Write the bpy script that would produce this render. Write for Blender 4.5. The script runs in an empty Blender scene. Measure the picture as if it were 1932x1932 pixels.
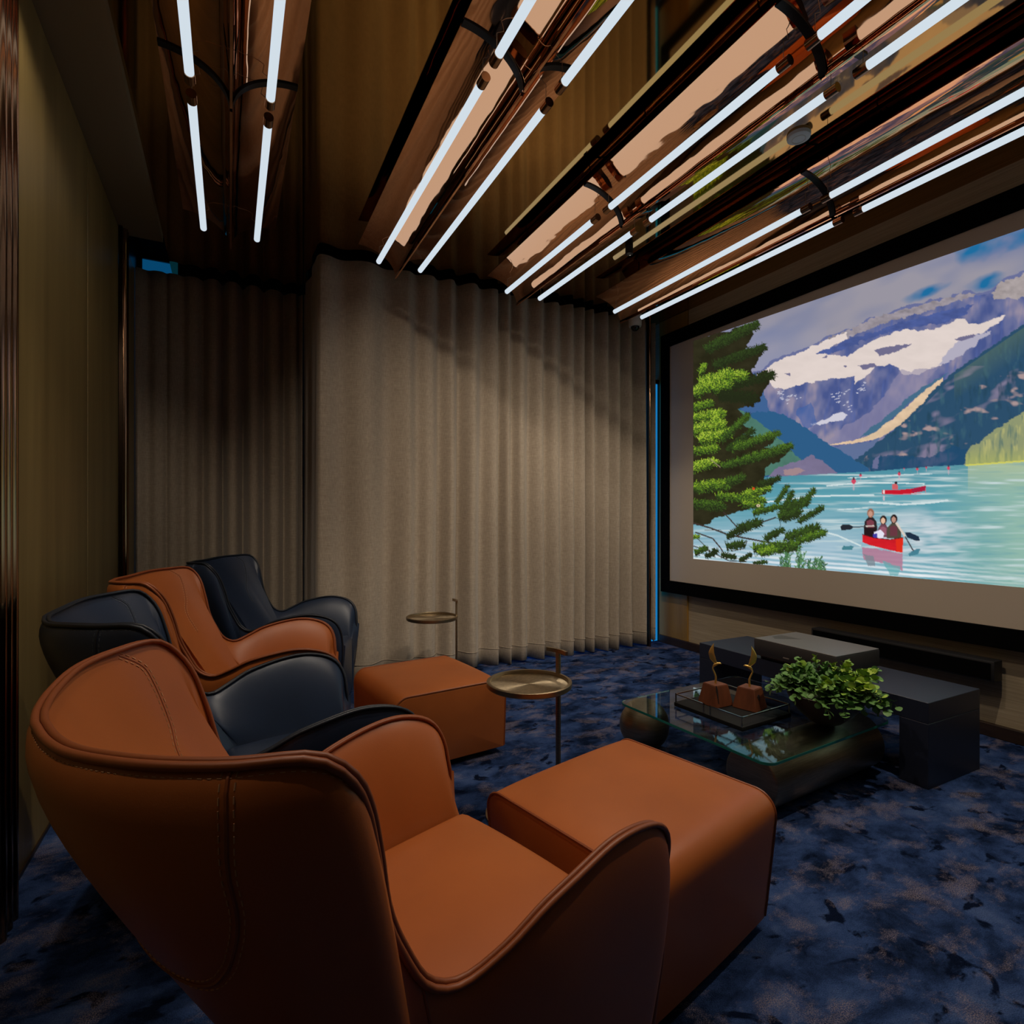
import bpy, bmesh, math, random
import numpy as np
from mathutils import Vector

random.seed(7)
rng = np.random.default_rng(11)
SC = bpy.context.scene
COL = SC.collection

# ------------------------------------------------------------------ camera, world, exposure
EYE = 1.25                      # camera height above the carpet (m)
FOC, PCX, HOR = 1040.0, 966.0, 978.0
YAW = math.atan((966.0 - 434.0) / FOC)
cam_d = bpy.data.cameras.new('camera')
cam_d.sensor_width = 36.0
cam_d.lens = 36.0 * FOC / 1932.0
cam_d.shift_y = (HOR - 966.0) / 1932.0
cam_d.clip_start = 0.02
cam = bpy.data.objects.new('camera', cam_d)
COL.objects.link(cam)
cam.location = (0, 0, EYE)
cam.rotation_euler = (math.radians(90), 0, -YAW)
SC.camera = cam

world = bpy.data.worlds.new('world')
SC.world = world
world.use_nodes = True
world.node_tree.nodes['Background'].inputs[0].default_value = (0.10, 0.085, 0.07, 1)
world.node_tree.nodes['Background'].inputs[1].default_value = 0.05

vs = SC.view_settings
vs.view_transform = 'Standard'
vs.look = 'None'
vs.exposure = 0.0
vs.gamma = 1.0
vs.use_curve_mapping = False
SC.cycles.max_bounces = 6
SC.cycles.glossy_bounces = 4
SC.cycles.diffuse_bounces = 2
SC.cycles.transmission_bounces = 6
SC.cycles.use_adaptive_sampling = True
SC.cycles.adaptive_threshold = 0.05
SC.cycles.use_light_tree = False
SC.cycles.sample_clamp_indirect = 4.0
SC.cycles.blur_glossy = 0.6

PICTURE_GAIN = 1.0
TUBE_GLOW = 0.80                 # radiance of the frosted tube lamps
TUBE_TINT = (0.80, 0.91, 1.0)
DOWN_W = 56.0                   # watts of one added ceiling spot
WASH_W = 112.0                   # watts of one added spot aimed at the curtains
DOWN_TINT = (1.0, 0.86, 0.69)

# ------------------------------------------------------------------ room numbers
WL = -0.654      # wall by the chairs
WR = 3.90        # wall behind the screen
CEIL = 3.2375
YB = -1.6        # wall behind the camera
YC = 4.25        # front curtain line
YR = 5.12        # recessed curtain line
YE = 5.42

# ------------------------------------------------------------------ helpers
def srgb(r, g, b):
    def f(c):
        c = c / 255.0
        return c / 12.92 if c <= 0.04045 else ((c + 0.055) / 1.055) ** 2.4
    return (f(r), f(g), f(b), 1.0)

MATS = {}
def material(name, color, rough=0.5, metal=0.0, spec=0.5, **kw):
    m = bpy.data.materials.new(name)
    m.use_nodes = True
    b = m.node_tree.nodes['Principled BSDF']
    b.inputs['Base Color'].default_value = (*color[:3], 1)
    b.inputs['Roughness'].default_value = rough
    b.inputs['Metallic'].default_value = metal
    b.inputs['Specular IOR Level'].default_value = spec
    for k, v in kw.items():
        b.inputs[k].default_value = v
    MATS[name] = m
    return m

def nd(m, kind, **props):
    n = m.node_tree.nodes.new(kind)
    for k, v in props.items():
        setattr(n, k, v)
    return n

def lk(m, a, b):
    m.node_tree.links.new(a, b)

def bsdf(m):
    return m.node_tree.nodes['Principled BSDF']

def coords(m, scale=(1, 1, 1), rot=(0, 0, 0), kind='Object'):
    t = nd(m, 'ShaderNodeTexCoord')
    mp = nd(m, 'ShaderNodeMapping')
    mp.inputs['Scale'].default_value = scale
    mp.inputs['Rotation'].default_value = rot
    lk(m, t.outputs[kind], mp.inputs['Vector'])
    return mp.outputs['Vector']

def noise(m, vec, scale, detail=4, rough=0.55, dist=0.0):
    n = nd(m, 'ShaderNodeTexNoise')
    n.inputs['Scale'].default_value = scale
    n.inputs['Detail'].default_value = detail
    n.inputs['Roughness'].default_value = rough
    n.inputs['Distortion'].default_value = dist
    lk(m, vec, n.inputs['Vector'])
    return n.outputs['Fac']

def ramp(m, fac, stops):
    r = nd(m, 'ShaderNodeValToRGB')
    el = r.color_ramp.elements
    while len(el) < len(stops):
        el.new(0.5)
    for e, (p, c) in zip(el, stops):
        e.position = p
        e.color = (*c[:3], 1)
    lk(m, fac, r.inputs['Fac'])
    return r.outputs['Color']

def mix(m, fac, a, b, mode='MIX'):
    n = nd(m, 'ShaderNodeMix', data_type='RGBA', blend_type=mode)
    if hasattr(fac, 'links') or hasattr(fac, 'is_linked'):
        lk(m, fac, n.inputs[0])
    else:
        n.inputs[0].default_value = fac
    for s, i in ((a, 6), (b, 7)):
        if hasattr(s, 'is_linked'):
            lk(m, s, n.inputs[i])
        else:
            n.inputs[i].default_value = (*s[:3], 1)
    return n.outputs[2]

def bump(m, h, strength=0.2, dist=0.01):
    b = nd(m, 'ShaderNodeBump')
    b.inputs['Strength'].default_value = strength
    b.inputs['Distance'].default_value = dist
    lk(m, h, b.inputs['Height'])
    lk(m, b.outputs['Normal'], bsdf(m).inputs['Normal'])

def mesh_of(name, v, f, smooth=True, angle=40):
    me = bpy.data.meshes.new(name)
    me.from_pydata([tuple(p) for p in v], [], [tuple(q) for q in f])
    me.validate()
    me.update()
    if smooth:
        me.polygons.foreach_set('use_smooth', [True] * len(me.polygons))
        me.set_sharp_from_angle(angle=math.radians(angle))
    return me

def link(name, me, mat, parent=None, loc=None, rot=None):
    o = bpy.data.objects.new(name, me)
    COL.objects.link(o)
    if mat is not None:
        if me.materials:
            o.material_slots[0].link = 'OBJECT'
            o.material_slots[0].material = mat
        else:
            me.materials.append(mat)
    if parent is not None:
        o.parent = parent
    if loc is not None:
        o.location = loc
    if rot is not None:
        o.rotation_euler = rot
    return o

def obj(name, vf, mat, parent=None, smooth=True, angle=40, loc=None, rot=None):
    return link(name, mesh_of(name, vf[0], vf[1], smooth, angle), mat, parent, loc, rot)

def empty(name, loc=(0, 0, 0), rz=0.0, parent=None):
    o = bpy.data.objects.new(name, None)
    COL.objects.link(o)
    o.location = loc
    o.rotation_euler = (0, 0, rz)
    o.empty_display_size = 0.1
    if parent:
        o.parent = parent
    return o

def tag(o, label, cat, group=None):
    o['label'] = label
    o['category'] = cat
    if group:
        o['group'] = group
    return o

def struct(o):
    o['kind'] = 'structure'
    return o

def join(*parts):
    V, Fc = [], []
    for v, f in parts:
        n = len(V)
        V.extend([tuple(p) for p in v])
        Fc.extend([tuple(i + n for i in q) for q in f])
    return V, Fc

def box(x0, x1, y0, y1, z0, z1):
    v = [(x0, y0, z0), (x1, y0, z0), (x1, y1, z0), (x0, y1, z0), (x0, y0, z1), (x1, y0, z1), (x1, y1, z1), (x0, y1, z1)]
    f = [(0, 3, 2, 1), (4, 5, 6, 7), (0, 1, 5, 4), (1, 2, 6, 5), (2, 3, 7, 6), (3, 0, 4, 7)]
    return v, f

def rbox(x0, x1, y0, y1, z0, z1, r=0.01, seg=3, only_vertical=False):
    bm = bmesh.new()
    bmesh.ops.create_cube(bm, size=1.0)
    for q in bm.verts:
        q.co = Vector(((x0 + x1) / 2 + q.co.x * (x1 - x0), (y0 + y1) / 2 + q.co.y * (y1 - y0), (z0 + z1) / 2 + q.co.z * (z1 - z0)))
    es = [e for e in bm.edges if not only_vertical or abs(e.verts[0].co.z - e.verts[1].co.z) > 1e-6]
    bmesh.ops.bevel(bm, geom=es, offset=r, segments=seg, profile=0.5, affect='EDGES')
    bm.verts.index_update()
    out = ([tuple(q.co) for q in bm.verts], [tuple(q.index for q in fc.verts) for fc in bm.faces])
    bm.free()
    return out

def tube(path, r, seg=8, closed=False, caps=True):
    P = np.array(path, float)
    n = len(P)
    T = np.roll(P, -1, 0) - np.roll(P, 1, 0)
    if not closed:
        T[0] = P[1] - P[0]
        T[-1] = P[-1] - P[-2]
    T /= np.linalg.norm(T, axis=1)[:, None] + 1e-12
    up = np.array([0, 0, 1.0]) if abs(T[0][2]) < 0.9 else np.array([1.0, 0, 0])
    N = np.cross(T[0], up)
    N /= np.linalg.norm(N)
    rr = np.broadcast_to(np.array(r, float), (n,))
    V, Fc = [], []
    for i in range(n):
        N = N - T[i] * np.dot(N, T[i])
        N /= np.linalg.norm(N) + 1e-12
        B = np.cross(T[i], N)
        for k in range(seg):
            a = 2 * math.pi * k / seg
            V.append(P[i] + rr[i] * (math.cos(a) * N + math.sin(a) * B))
    for i in range(n if closed else n - 1):
        j = (i + 1) % n
        for k in range(seg):
            l = (k + 1) % seg
            Fc.append((i * seg + k, i * seg + l, j * seg + l, j * seg + k))
    if caps and not closed:
        Fc.append(tuple(range(seg))[::-1])
        Fc.append(tuple((n - 1) * seg + k for k in range(seg)))
    return V, Fc

def lathe(prof, seg=32, c=(0, 0, 0)):
    V, Fc = [], []
    n = len(prof)
    for k in range(seg):
        a = 2 * math.pi * k / seg
        for r, z in prof:
            V.append((c[0] + r * math.cos(a), c[1] + r * math.sin(a), c[2] + z))
    for k in range(seg):
        l = (k + 1) % seg
        for i in range(n - 1):
            Fc.append((k * n + i, l * n + i, l * n + i + 1, k * n + i + 1))
    return V, Fc

def grid(P, flip=False):
    P = np.asarray(P, float)
    a, b = P.shape[:2]
    V = P.reshape(-1, 3).tolist()
    Fc = []
    for i in range(a - 1):
        for j in range(b - 1):
            q = (i * b + j, (i + 1) * b + j, (i + 1) * b + j + 1, i * b + j + 1)
            Fc.append(q[::-1] if flip else q)
    return V, Fc

def spline(pts, n):
    """Catmull-Rom through pts, n samples even in arc length; returns samples."""
    P = np.array(pts, float)
    Q = np.vstack([2 * P[0] - P[1], P, 2 * P[-1] - P[-2]])
    out = []
    for i in range(1, len(Q) - 2):
        p0, p1, p2, p3 = Q[i - 1], Q[i], Q[i + 1], Q[i + 2]
        for t in np.linspace(0, 1, 24, endpoint=False):
            out.append(0.5 * ((2 * p1) + (-p0 + p2) * t + (2 * p0 - 5 * p1 + 4 * p2 - p3) * t * t + (-p0 + 3 * p1 - 3 * p2 + p3) * t ** 3))
    out.append(Q[-2])
    out = np.array(out)
    s = np.concatenate([[0], np.cumsum(np.linalg.norm(np.diff(out[:, :3], axis=0), axis=1))])
    tt = np.linspace(0, s[-1], n)
    return np.stack([np.interp(tt, s, out[:, k]) for k in range(out.shape[1])], 1)

# ------------------------------------------------------------------ materials
def leather(name, col, col2, rough):
    m = material(name, col, rough, spec=0.45)
    v = coords(m)
    c = ramp(m, noise(m, v, 3.0, 3), [(0.3, col), (0.75, col2)])
    lk(m, c, bsdf(m).inputs['Base Color'])
    n1 = noise(m, v, 420, 2)
    n2 = noise(m, v, 14, 3)
    a = nd(m, 'ShaderNodeMath', operation='MULTIPLY_ADD')
    lk(m, n2, a.inputs[0]); a.inputs[1].default_value = 2.0; lk(m, n1, a.inputs[2])
    bump(m, a.outputs[0], 0.10, 0.0015)
    return m

M_TAN = leather('tan_leather', (0.37, 0.096, 0.019), (0.46, 0.124, 0.026), 0.40)
M_NAVY = leather('navy_leather', (0.016, 0.026, 0.052), (0.023, 0.038, 0.078), 0.36)
M_TANCORD = material('tan_cord', (0.27, 0.068, 0.018), 0.45)
M_NAVYCORD = material('navy_cord', (0.014, 0.018, 0.028), 0.42)
M_THREAD_T = material('pale_thread', (0.56, 0.29, 0.14), 0.7)
M_THREAD_N = material('dark_thread', (0.10, 0.12, 0.15), 0.7)
M_BLACKPLINTH = material('black_plinth', (0.012, 0.011, 0.012), 0.6)
M_BEIGEPLINTH = material('taupe_plinth', (0.14, 0.11, 0.085), 0.6)

def make_carpet():
    m = material('carpet', (0.02, 0.04, 0.1), 1.0, spec=0.0)
    v = coords(m, (1, 1.45, 1), (0, 0, math.radians(20)))
    big = noise(m, v, 3.6, 7, 0.66, 0.25)
    base = ramp(m, big, [(0.36, (0.010, 0.018, 0.048)), (0.46, (0.026, 0.050, 0.138)), (0.55, (0.050, 0.096, 0.255)), (0.67, (0.095, 0.152, 0.34))])
    # dark leaf-like spots
    sp = noise(m, v, 8.0, 4, 0.55, 0.5)
    dark = ramp(m, sp, [(0.36, (0, 0, 0)), (0.42, (1, 1, 1))])
    base = mix(m, dark, (0.008, 0.014, 0.040), base)
    # speckled taupe patches
    pt = noise(m, v, 4.6, 7, 0.70, 0.3)
    patch = ramp(m, pt, [(0.515, (0, 0, 0)), (0.615, (1, 1, 1))])
    v2 = coords(m)
    fine = noise(m, v2, 300, 2, 0.6)
    fl = ramp(m, fine, [(0.40, (0, 0, 0)), (0.64, (1, 1, 1))])
    pm = mix(m, 1.0, patch, fl, 'MULTIPLY')
    base = mix(m, pm, base, (0.33, 0.275, 0.33))
    fine2 = noise(m, v2, 320, 2, 0.6)
    shade = ramp(m, fine2, [(0.3, (0.65, 0.65, 0.65)), (0.7, (1.25, 1.25, 1.25))])
    base = mix(m, 1.0, base, shade, 'MULTIPLY')
    lk(m, base, bsdf(m).inputs['Base Color'])
    a = nd(m, 'ShaderNodeMath', operation='MULTIPLY_ADD')
    lk(m, big, a.inputs[0]); a.inputs[1].default_value = 2.0; lk(m, fine2, a.inputs[2])
    bump(m, a.outputs[0], 0.9, 0.012)
    return m
M_CARPET = make_carpet()

def make_fabric(name, c1, c2):
    m = material(name, c1, 0.75, spec=0.35)
    v = coords(m, (1, 1, 1))
    wx = noise(m, coords(m, (260, 260, 26)), 1.0, 2)
    wz = noise(m, coords(m, (18, 18, 420)), 1.0, 2)
    w = nd(m, 'ShaderNodeMath', operation='ADD')
    lk(m, wx, w.inputs[0]); lk(m, wz, w.inputs[1])
    h = nd(m, 'ShaderNodeMath', operation='MULTIPLY')
    lk(m, w.outputs[0], h.inputs[0]); h.inputs[1].default_value = 0.5
    c = ramp(m, h.outputs[0], [(0.36, c1), (0.64, c2)])
    lk(m, c, bsdf(m).inputs['Base Color'])
    bsdf(m).inputs['Sheen Weight'].default_value = 0.25
    bump(m, h.outputs[0], 0.25, 0.002)
    return m
M_CURTAIN = make_fabric('curtain_linen', (0.330, 0.265, 0.198), (0.500, 0.412, 0.318))

def make_mirror(name, col, rough, wav, scale):
    m = material(name, col, rough, 1.0)
    n = noise(m, coords(m, scale), 1.0, 2, 0.4)
    bump(m, n, wav, 0.01)
    return m
M_CEIL = make_mirror('bronze_mirror_ceiling', (0.45, 0.255, 0.078), 0.04, 0.035, (1.6, 1.2, 1))
M_WING = make_mirror('copper_mirror', (0.84, 0.42, 0.225), 0.035, 0.22, (9, 3.5, 9))
M_BRONZE = material('bronze_metal', (0.34, 0.19, 0.105), 0.16, 1.0)
M_DARKBRONZE = material('dark_bronze', (0.055, 0.034, 0.022), 0.30, 1.0)
M_RIB = material('blackened_rib', (0.012, 0.010, 0.010), 0.35, 0.6)
M_WIRE = material('steel_wire', (0.45, 0.38, 0.32), 0.3, 1.0)

def make_glow(name, col, strength, edge=0.0):
    m = bpy.data.materials.new(name)
    m.use_nodes = True
    nt = m.node_tree
    nt.nodes.clear()
    e = nt.nodes.new('ShaderNodeEmission')
    e.inputs[0].default_value = (*col[:3], 1)
    e.inputs[1].default_value = strength
    o = nt.nodes.new('ShaderNodeOutputMaterial')
    nt.links.new(e.outputs[0], o.inputs[0])
    return m
M_TUBE = make_glow('frosted_tube_lamp', TUBE_TINT, TUBE_GLOW)
M_WINDOWGLOW = make_glow('blue_daylight_pane', (0.012, 0.26, 0.70), 1.0)
M_SLITGLOW = make_glow('added_slit_glow', (0.010, 0.24, 0.62), 0.75)
M_WINDOWDIM = make_glow('dim_blue_daylight_pane', (0.003, 0.10, 0.26), 0.55)
M_LENS = make_glow('added_spot_lens', DOWN_TINT, 2.0)

def make_veneer(name, c1, c2, metal, rough, sc):
    m = material(name, c1, rough, metal)
    n = noise(m, coords(m, sc), 1.0, 5, 0.6)
    lk(m, ramp(m, n, [(0.32, c1), (0.70, c2)]), bsdf(m).inputs['Base Color'])
    bump(m, n, 0.05, 0.002)
    return m
M_WALLPANEL = make_veneer('olive_gold_wall_panel', (0.215, 0.148, 0.050), (0.320, 0.225, 0.080), 0.05, 0.42, (9, 9, 0.5))
M_GOLDWOOD = make_veneer('golden_veneer', (0.30, 0.155, 0.030), (0.42, 0.235, 0.055), 0.15, 0.4, (9, 9, 0.6))
M_SOFFIT = material('olive_soffit', (0.24, 0.195, 0.115), 0.6)
M_BASE = make_veneer('dark_wood_trim', (0.020, 0.011, 0.007), (0.038, 0.020, 0.012), 0, 0.4, (6, 6, 40))

def make_grass():
    m = material('grasscloth', (0.42, 0.33, 0.21), 0.8, spec=0.3)
    n1 = noise(m, coords(m, (3, 3, 240)), 1.0, 3)
    n2 = noise(m, coords(m, (2.2, 2.2, 2.2)), 1.0, 3)
    br = nd(m, 'ShaderNodeTexBrick')
    br.inputs['Scale'].default_value = 1.0
    br.inputs['Brick Width'].default_value = 0.22
    br.inputs['Row Height'].default_value = 0.11
    br.inputs['Mortar Size'].default_value = 0.0
    br.inputs['Color1'].default_value = (0.80, 0.80, 0.80, 1)
    br.inputs['Color2'].default_value = (1.06, 1.06, 1.06, 1)
    lk(m, coords(m, (1, 1, 1), (math.radians(90), 0, math.radians(90))), br.inputs['Vector'])
    c = ramp(m, n1, [(0.3, (0.36, 0.28, 0.175)), (0.7, (0.52, 0.41, 0.27))])
    c = mix(m, 0.6, c, br.outputs['Color'], 'MULTIPLY')
    lk(m, c, bsdf(m).inputs['Base Color'])
    bump(m, n1, 0.2, 0.002)
    return m
M_GRASS = make_grass()
M_BACKWALL = material('taupe_wall', (0.16, 0.13, 0.09), 0.7)
M_VELVET = material('black_velvet', (0.0018, 0.0018, 0.002), 0.9, spec=0.05)
M_SCREEN = material('screen_fabric', (0.60, 0.50, 0.40), 0.65, spec=0.3)
M_CONSOLE = material('navy_lacquer', (0.017, 0.021, 0.040), 0.42)
M_CHARCOAL = material('charcoal_plastic', (0.035, 0.030, 0.030), 0.5)
M_GREYTOP = material('warm_grey_top', (0.16, 0.145, 0.14), 0.35)
M_GREYDARK = material('dark_grey_inlay', (0.075, 0.068, 0.066), 0.3)
M_BLACK = material('matt_black', (0.010, 0.009, 0.010), 0.55)
M_BLACKGLOSS = material('black_gloss_dome', (0.004, 0.004, 0.006), 0.06)
M_WHITE = material('white_plastic', (0.62, 0.60, 0.57), 0.45)
M_GREYDISC = material('pale_grey_disc', (0.72, 0.76, 0.80), 0.5)
M_LOGO = material('silver_print', (0.6, 0.55, 0.45), 0.4, 0.8)

def make_brass(name, col, rough, radial=False):
    m = material(name, col, rough, 1.0)
    if radial:
        b = bsdf(m)
        b.inputs['Anisotropic'].default_value = 0.85
        tn = nd(m, 'ShaderNodeTangent', direction_type='RADIAL', axis='Z')
        lk(m, tn.outputs[0], b.inputs['Tangent'])
        n = noise(m, coords(m), 60, 2)
    else:
        n = noise(m, coords(m, (4, 4, 60)), 3.0, 3)
    c = ramp(m, n, [(0.3, tuple(x * 0.8 for x in col)), (0.7, tuple(min(1, x * 1.15) for x in col))])
    lk(m, c, bsdf(m).inputs['Base Color'])
    return m
M_TRAYTOP = make_brass('spun_brass_top', (0.50, 0.41, 0.28), 0.36, True)
M_AGEDBRASS = make_brass('aged_brass', (0.33, 0.25, 0.155), 0.38)
M_SPHERE = make_brass('dark_brushed_brass', (0.33, 0.265, 0.175), 0.40)
M_GOLD = material('gold_leaf', (0.86, 0.56, 0.15), 0.38, 0.85)
M_CHROME = material('tray_rail_steel', (0.50, 0.46, 0.42), 0.16, 1.0)
M_TRAY = material('black_stone_tray', (0.010, 0.010, 0.010), 0.55, spec=0.2)
M_BLOCK = make_veneer('reddish_wood', (0.120, 0.034, 0.013), (0.215, 0.064, 0.024), 0, 0.5, (26, 26, 4))
M_KNOT = material('dark_knot', (0.014, 0.007, 0.005), 0.7)
M_BOWL = material('dark_clay_bowl', (0.050, 0.030, 0.022), 0.45)
M_SOIL = material('soil', (0.012, 0.009, 0.006), 0.9)
M_STEM = material('green_stem', (0.10, 0.16, 0.04), 0.6)
def make_leaf():
    m = material('eucalyptus_leaf', (0.10, 0.24, 0.04), 0.5, spec=0.35)
    g = nd(m, 'ShaderNodeObjectInfo')
    c = ramp(m, g.outputs['Random'], [(0.0, (0.10, 0.23, 0.06)), (0.35, (0.22, 0.39, 0.055)), (0.7, (0.37, 0.54, 0.07)), (1.0, (0.52, 0.66, 0.11))])
    lk(m, c, bsdf(m).inputs['Base Color'])
    return m
M_LEAF = make_leaf()

def make_glass():
    m = material('clear_glass', (1, 1, 1), 0.0)
    b = bsdf(m)
    b.inputs['Transmission Weight'].default_value = 1.0
    b.inputs['IOR'].default_value = 1.5
    b.inputs['Base Color'].default_value = (0.80, 0.90, 0.87, 1)
    return m
M_GLASS = make_glass()
M_GLASSEDGE = material('green_glass_edge', (0.02, 0.19, 0.145), 0.12, spec=0.6)

# ------------------------------------------------------------------ room shell
struct(obj('floor', box(WL - 0.2, WR + 0.2, YB - 0.2, YE + 0.2, -0.1, 0), M_CARPET, smooth=False))
SOF = -0.418     # where the bronze mirror ceiling starts
POCK = 4.55      # start of the raised curtain pocket beside the wall
struct(obj('ceiling', join(box(SOF, WR + 0.2, YB - 0.2, YE + 0.2, CEIL, CEIL + 0.12)), M_CEIL, smooth=False))
struct(obj('trim_1', box(WL - 0.2, SOF, YB - 0.2, POCK, CEIL - 0.055, CEIL + 0.12), M_SOFFIT, smooth=False))
struct(obj('trim_2', join(box(WL - 0.2, SOF, POCK, YE + 0.2, CEIL + 0.34, CEIL + 0.42), box(WL - 0.2, SOF, POCK - 0.04, POCK, CEIL + 0.12, CEIL + 0.42), box(SOF, SOF + 0.04, POCK - 0.04, YE + 0.2, CEIL + 0.12, CEIL + 0.42)), M_BLACK, smooth=False))
wl = struct(obj('wall_left', box(WL - 0.2, WL - 0.012, YB - 0.2, YE + 0.2, 0, CEIL + 0.42), M_DARKBRONZE, smooth=False))
for y0, y1 in ((YB, -0.35), (-0.342, 0.92), (0.928, 2.11), (2.27, 3.526), (3.534, 4.40), (4.56, 5.1)):
    obj('wall_panel', rbox(WL - 0.012, WL, y0, y1, 0.012, CEIL - 0.065, 0.003, 1), M_WALLPANEL, wl, smooth=False)
struct(obj('baseboard_left', box(WL, WL + 0.006, YB, 4.4, 0, 0.016), M_BASE, smooth=False))
wr = struct(obj('wall_right', box(WR, WR + 0.2, YB - 0.2, YE + 0.2, 0, CEIL), M_GRASS, smooth=False))
obj('veneer_panel', rbox(WR - 0.022, WR, 3.915, 4.30, 0.075, CEIL - 0.002, 0.003, 1), M_GOLDWOOD, wr, smooth=False)
struct(obj('baseboard_right', rbox(WR - 0.030, WR, YB, 4.30, 0, 0.075, 0.004, 2), M_BASE, smooth=False))
struct(obj('wall_back', box(WL - 0.2, WR + 0.2, YE + 0.2, YE + 0.4, 0, CEIL + 0.42), M_BLACK, smooth=False))
struct(obj('wall_front', box(WL - 0.2, WR + 0.2, YB - 0.4, YB - 0.2, 0, CEIL + 0.42), M_BACKWALL, smooth=False))
# column that stands behind the forward curtain
# windows behind the curtains: blue dusk light, seen only at the edges of the cloth
for i, (x0, x1, y, z0, z1) in enumerate(((WL + 0.02, 0.44, 5.36, 0.1, 3.36), (2.2, 3.60, 4.62, 0.0, 2.6), (3.765, 3.894, 4.345, 0.0, 2.62))):  # third pane is an added glowing strip standing in for leaked light
    w = struct(empty('window_%d' % (i + 1)))
    obj('window_pane', box(x0, x1, y, y + 0.01, z0, z1), (M_WINDOWDIM, M_WINDOWGLOW, M_SLITGLOW)[i], w, smooth=False)
    fr = [box(x0 - 0.03, x0, y - 0.02, y + 0.03, z0, z1), box(x1, x1 + 0.03, y - 0.02, y + 0.03, z0, z1), box(x0 - 0.03, x1 + 0.03, y - 0.02, y + 0.03, z1, z1 + 0.04)]
    for q in fr:
        obj('window_frame', q, M_DARKBRONZE, w, smooth=False)

struct(obj('light_block_board_1', box(SOF + 0.04, 0.56, YR + 0.115, YR + 0.14, 2.98, CEIL), M_BLACK, smooth=False))  # unseen board added to block blue light above the recessed curtain
struct(obj('light_block_board_2', box(0.60, 3.64, YC + 0.12, YC + 0.145, 2.98, CEIL), M_BLACK, smooth=False))  # second added board, blocks window light above the forward curtain
# bronze door-jamb posts against the wall
def half_round_post(name, x, y, ribs, r, label, z1=CEIL - 0.056):
    e = tag(empty(name, (x, y, 0)), label, 'post')
    obj('backing', box(-0.016, 0.004, -(len(ribs)) * r - 0.030, len(ribs) * r + 0.030, 0, z1), M_DARKBRONZE, e, smooth=False)
    for q in ribs:
        prof = [(0.004 + r * 1.15 * math.sin(a), q + r * math.cos(a)) for a in np.linspace(0, math.pi, 15)]
        P = np.array([[(px, py, z) for z in (0.0, z1)] for px, py in prof])
        obj('rib', grid(P, True), M_BRONZE, e)
    return e
half_round_post('bronze_post', -0.620, 2.19, (-0.050, 0.0, 0.050), 0.023, 'tall ribbed bronze post in front of the olive wall, nearest the tan armchair')
half_round_post('bronze_post', -0.636, 4.48, (-0.022, 0.022), 0.020, 'slim ribbed bronze post where the olive wall meets the shaded curtain')
e = tag(empty('bronze_post', (3.645, 4.175, 0)), 'thin bronze post between the curtain and the projection screen', 'post')
obj('rib', lathe([(0.0, 0), (0.013, 0), (0.013, CEIL), (0, CEIL)], 16), M_BRONZE, e)
obj('backing', box(-0.016, 0.016, 0.013, 0.03, 0, CEIL), M_RIB, e, smooth=False)

# ------------------------------------------------------------------ curtains
def curtain(name, label, pts_fn, n, z0, z1, hem=True, rows=26, seed=1):
    """pts_fn(s, h) -> plan position for s in 0..1 along the cloth and h in 0..1 up."""
    zs = np.linspace(0, 1, rows)
    P = np.zeros((n, rows, 3))
    r = np.random.default_rng(seed)
    ph = r.uniform(0, 6.28, 6)
    for i, s in enumerate(np.linspace(0, 1, n)):
        wav = 0.010 * (math.sin(s * 37 + ph[0]) + 0.6 * math.sin(s * 83 + ph[1]))
        for j, h in enumerate(zs):
            x, y = pts_fn(s, h)
            P[i, j] = (x, y, z0 + wav * (1 - h) * 0.8 + (z1 - z0) * h)
    o = obj(name, grid(P), M_CURTAIN, angle=70)
    sd = o.modifiers.new('thick', 'SOLIDIFY')
    sd.thickness = 0.004
    tag(o, label, 'curtain', 'linen curtains')
    if hem:
        zz = 0.13
        path = []
        for s in np.linspace(0, 1, n):
            x, y = pts_fn(s, zz / z1)
            path.append((x, y, z0 + zz))
        P = np.array(path)
        T = np.gradient(P, axis=0)
        Nn = np.stack([T[:, 1], -T[:, 0], np.zeros(len(P))], 1)
        Nn /= np.linalg.norm(Nn, axis=1)[:, None]
        obj('hem_seam', tube(P + Nn * 0.004, 0.0022, 4), M_CURTAIN, o)
    return o

def fold_phase(seed, n_folds, flat=None):
    r = np.random.default_rng(seed)
    w = r.uniform(0.55, 1.55, n_folds)
    if flat:
        w[:flat] *= 1.7
    e = np.concatenate([[0], np.cumsum(w)]) / w.sum()
    amp = r.uniform(0.55, 1.25, n_folds) * np.clip(w, 0.7, 1.25)
    skew = r.uniform(-0.35, 0.5, n_folds)
    if flat:
        amp[:flat] *= np.linspace(0.42, 0.7, flat)
    return e, amp, skew

FE, FA, FS = fold_phase(23, 17, 4)
def front_fold(u, h):
    k = min(int(np.searchsorted(FE, u, 'right')) - 1, len(FA) - 1)
    t = (u - FE[k]) / (FE[k + 1] - FE[k])
    ph = 2 * math.pi * t
    a0, a1 = FA[k], FA[min(k + 1, len(FA) - 1)]
    am = a0 * (1 - t) + a1 * t
    hh = 1 - h
    am *= 0.62 + 0.30 * hh
    y = -math.cos(ph + 0.35 * math.sin(5.0 * hh + 11 * u) * hh) + 0.10 * math.cos(2 * ph + 0.5)
    ysw = 0.12 * math.sin(9 * u + 4.5 * hh) * hh + 0.16 * math.sin(41 * u + 1.3 * hh)
    return am * y + ysw, FS[k] * math.sin(ph) * 0.010 * (0.6 + 0.8 * hh)

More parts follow.
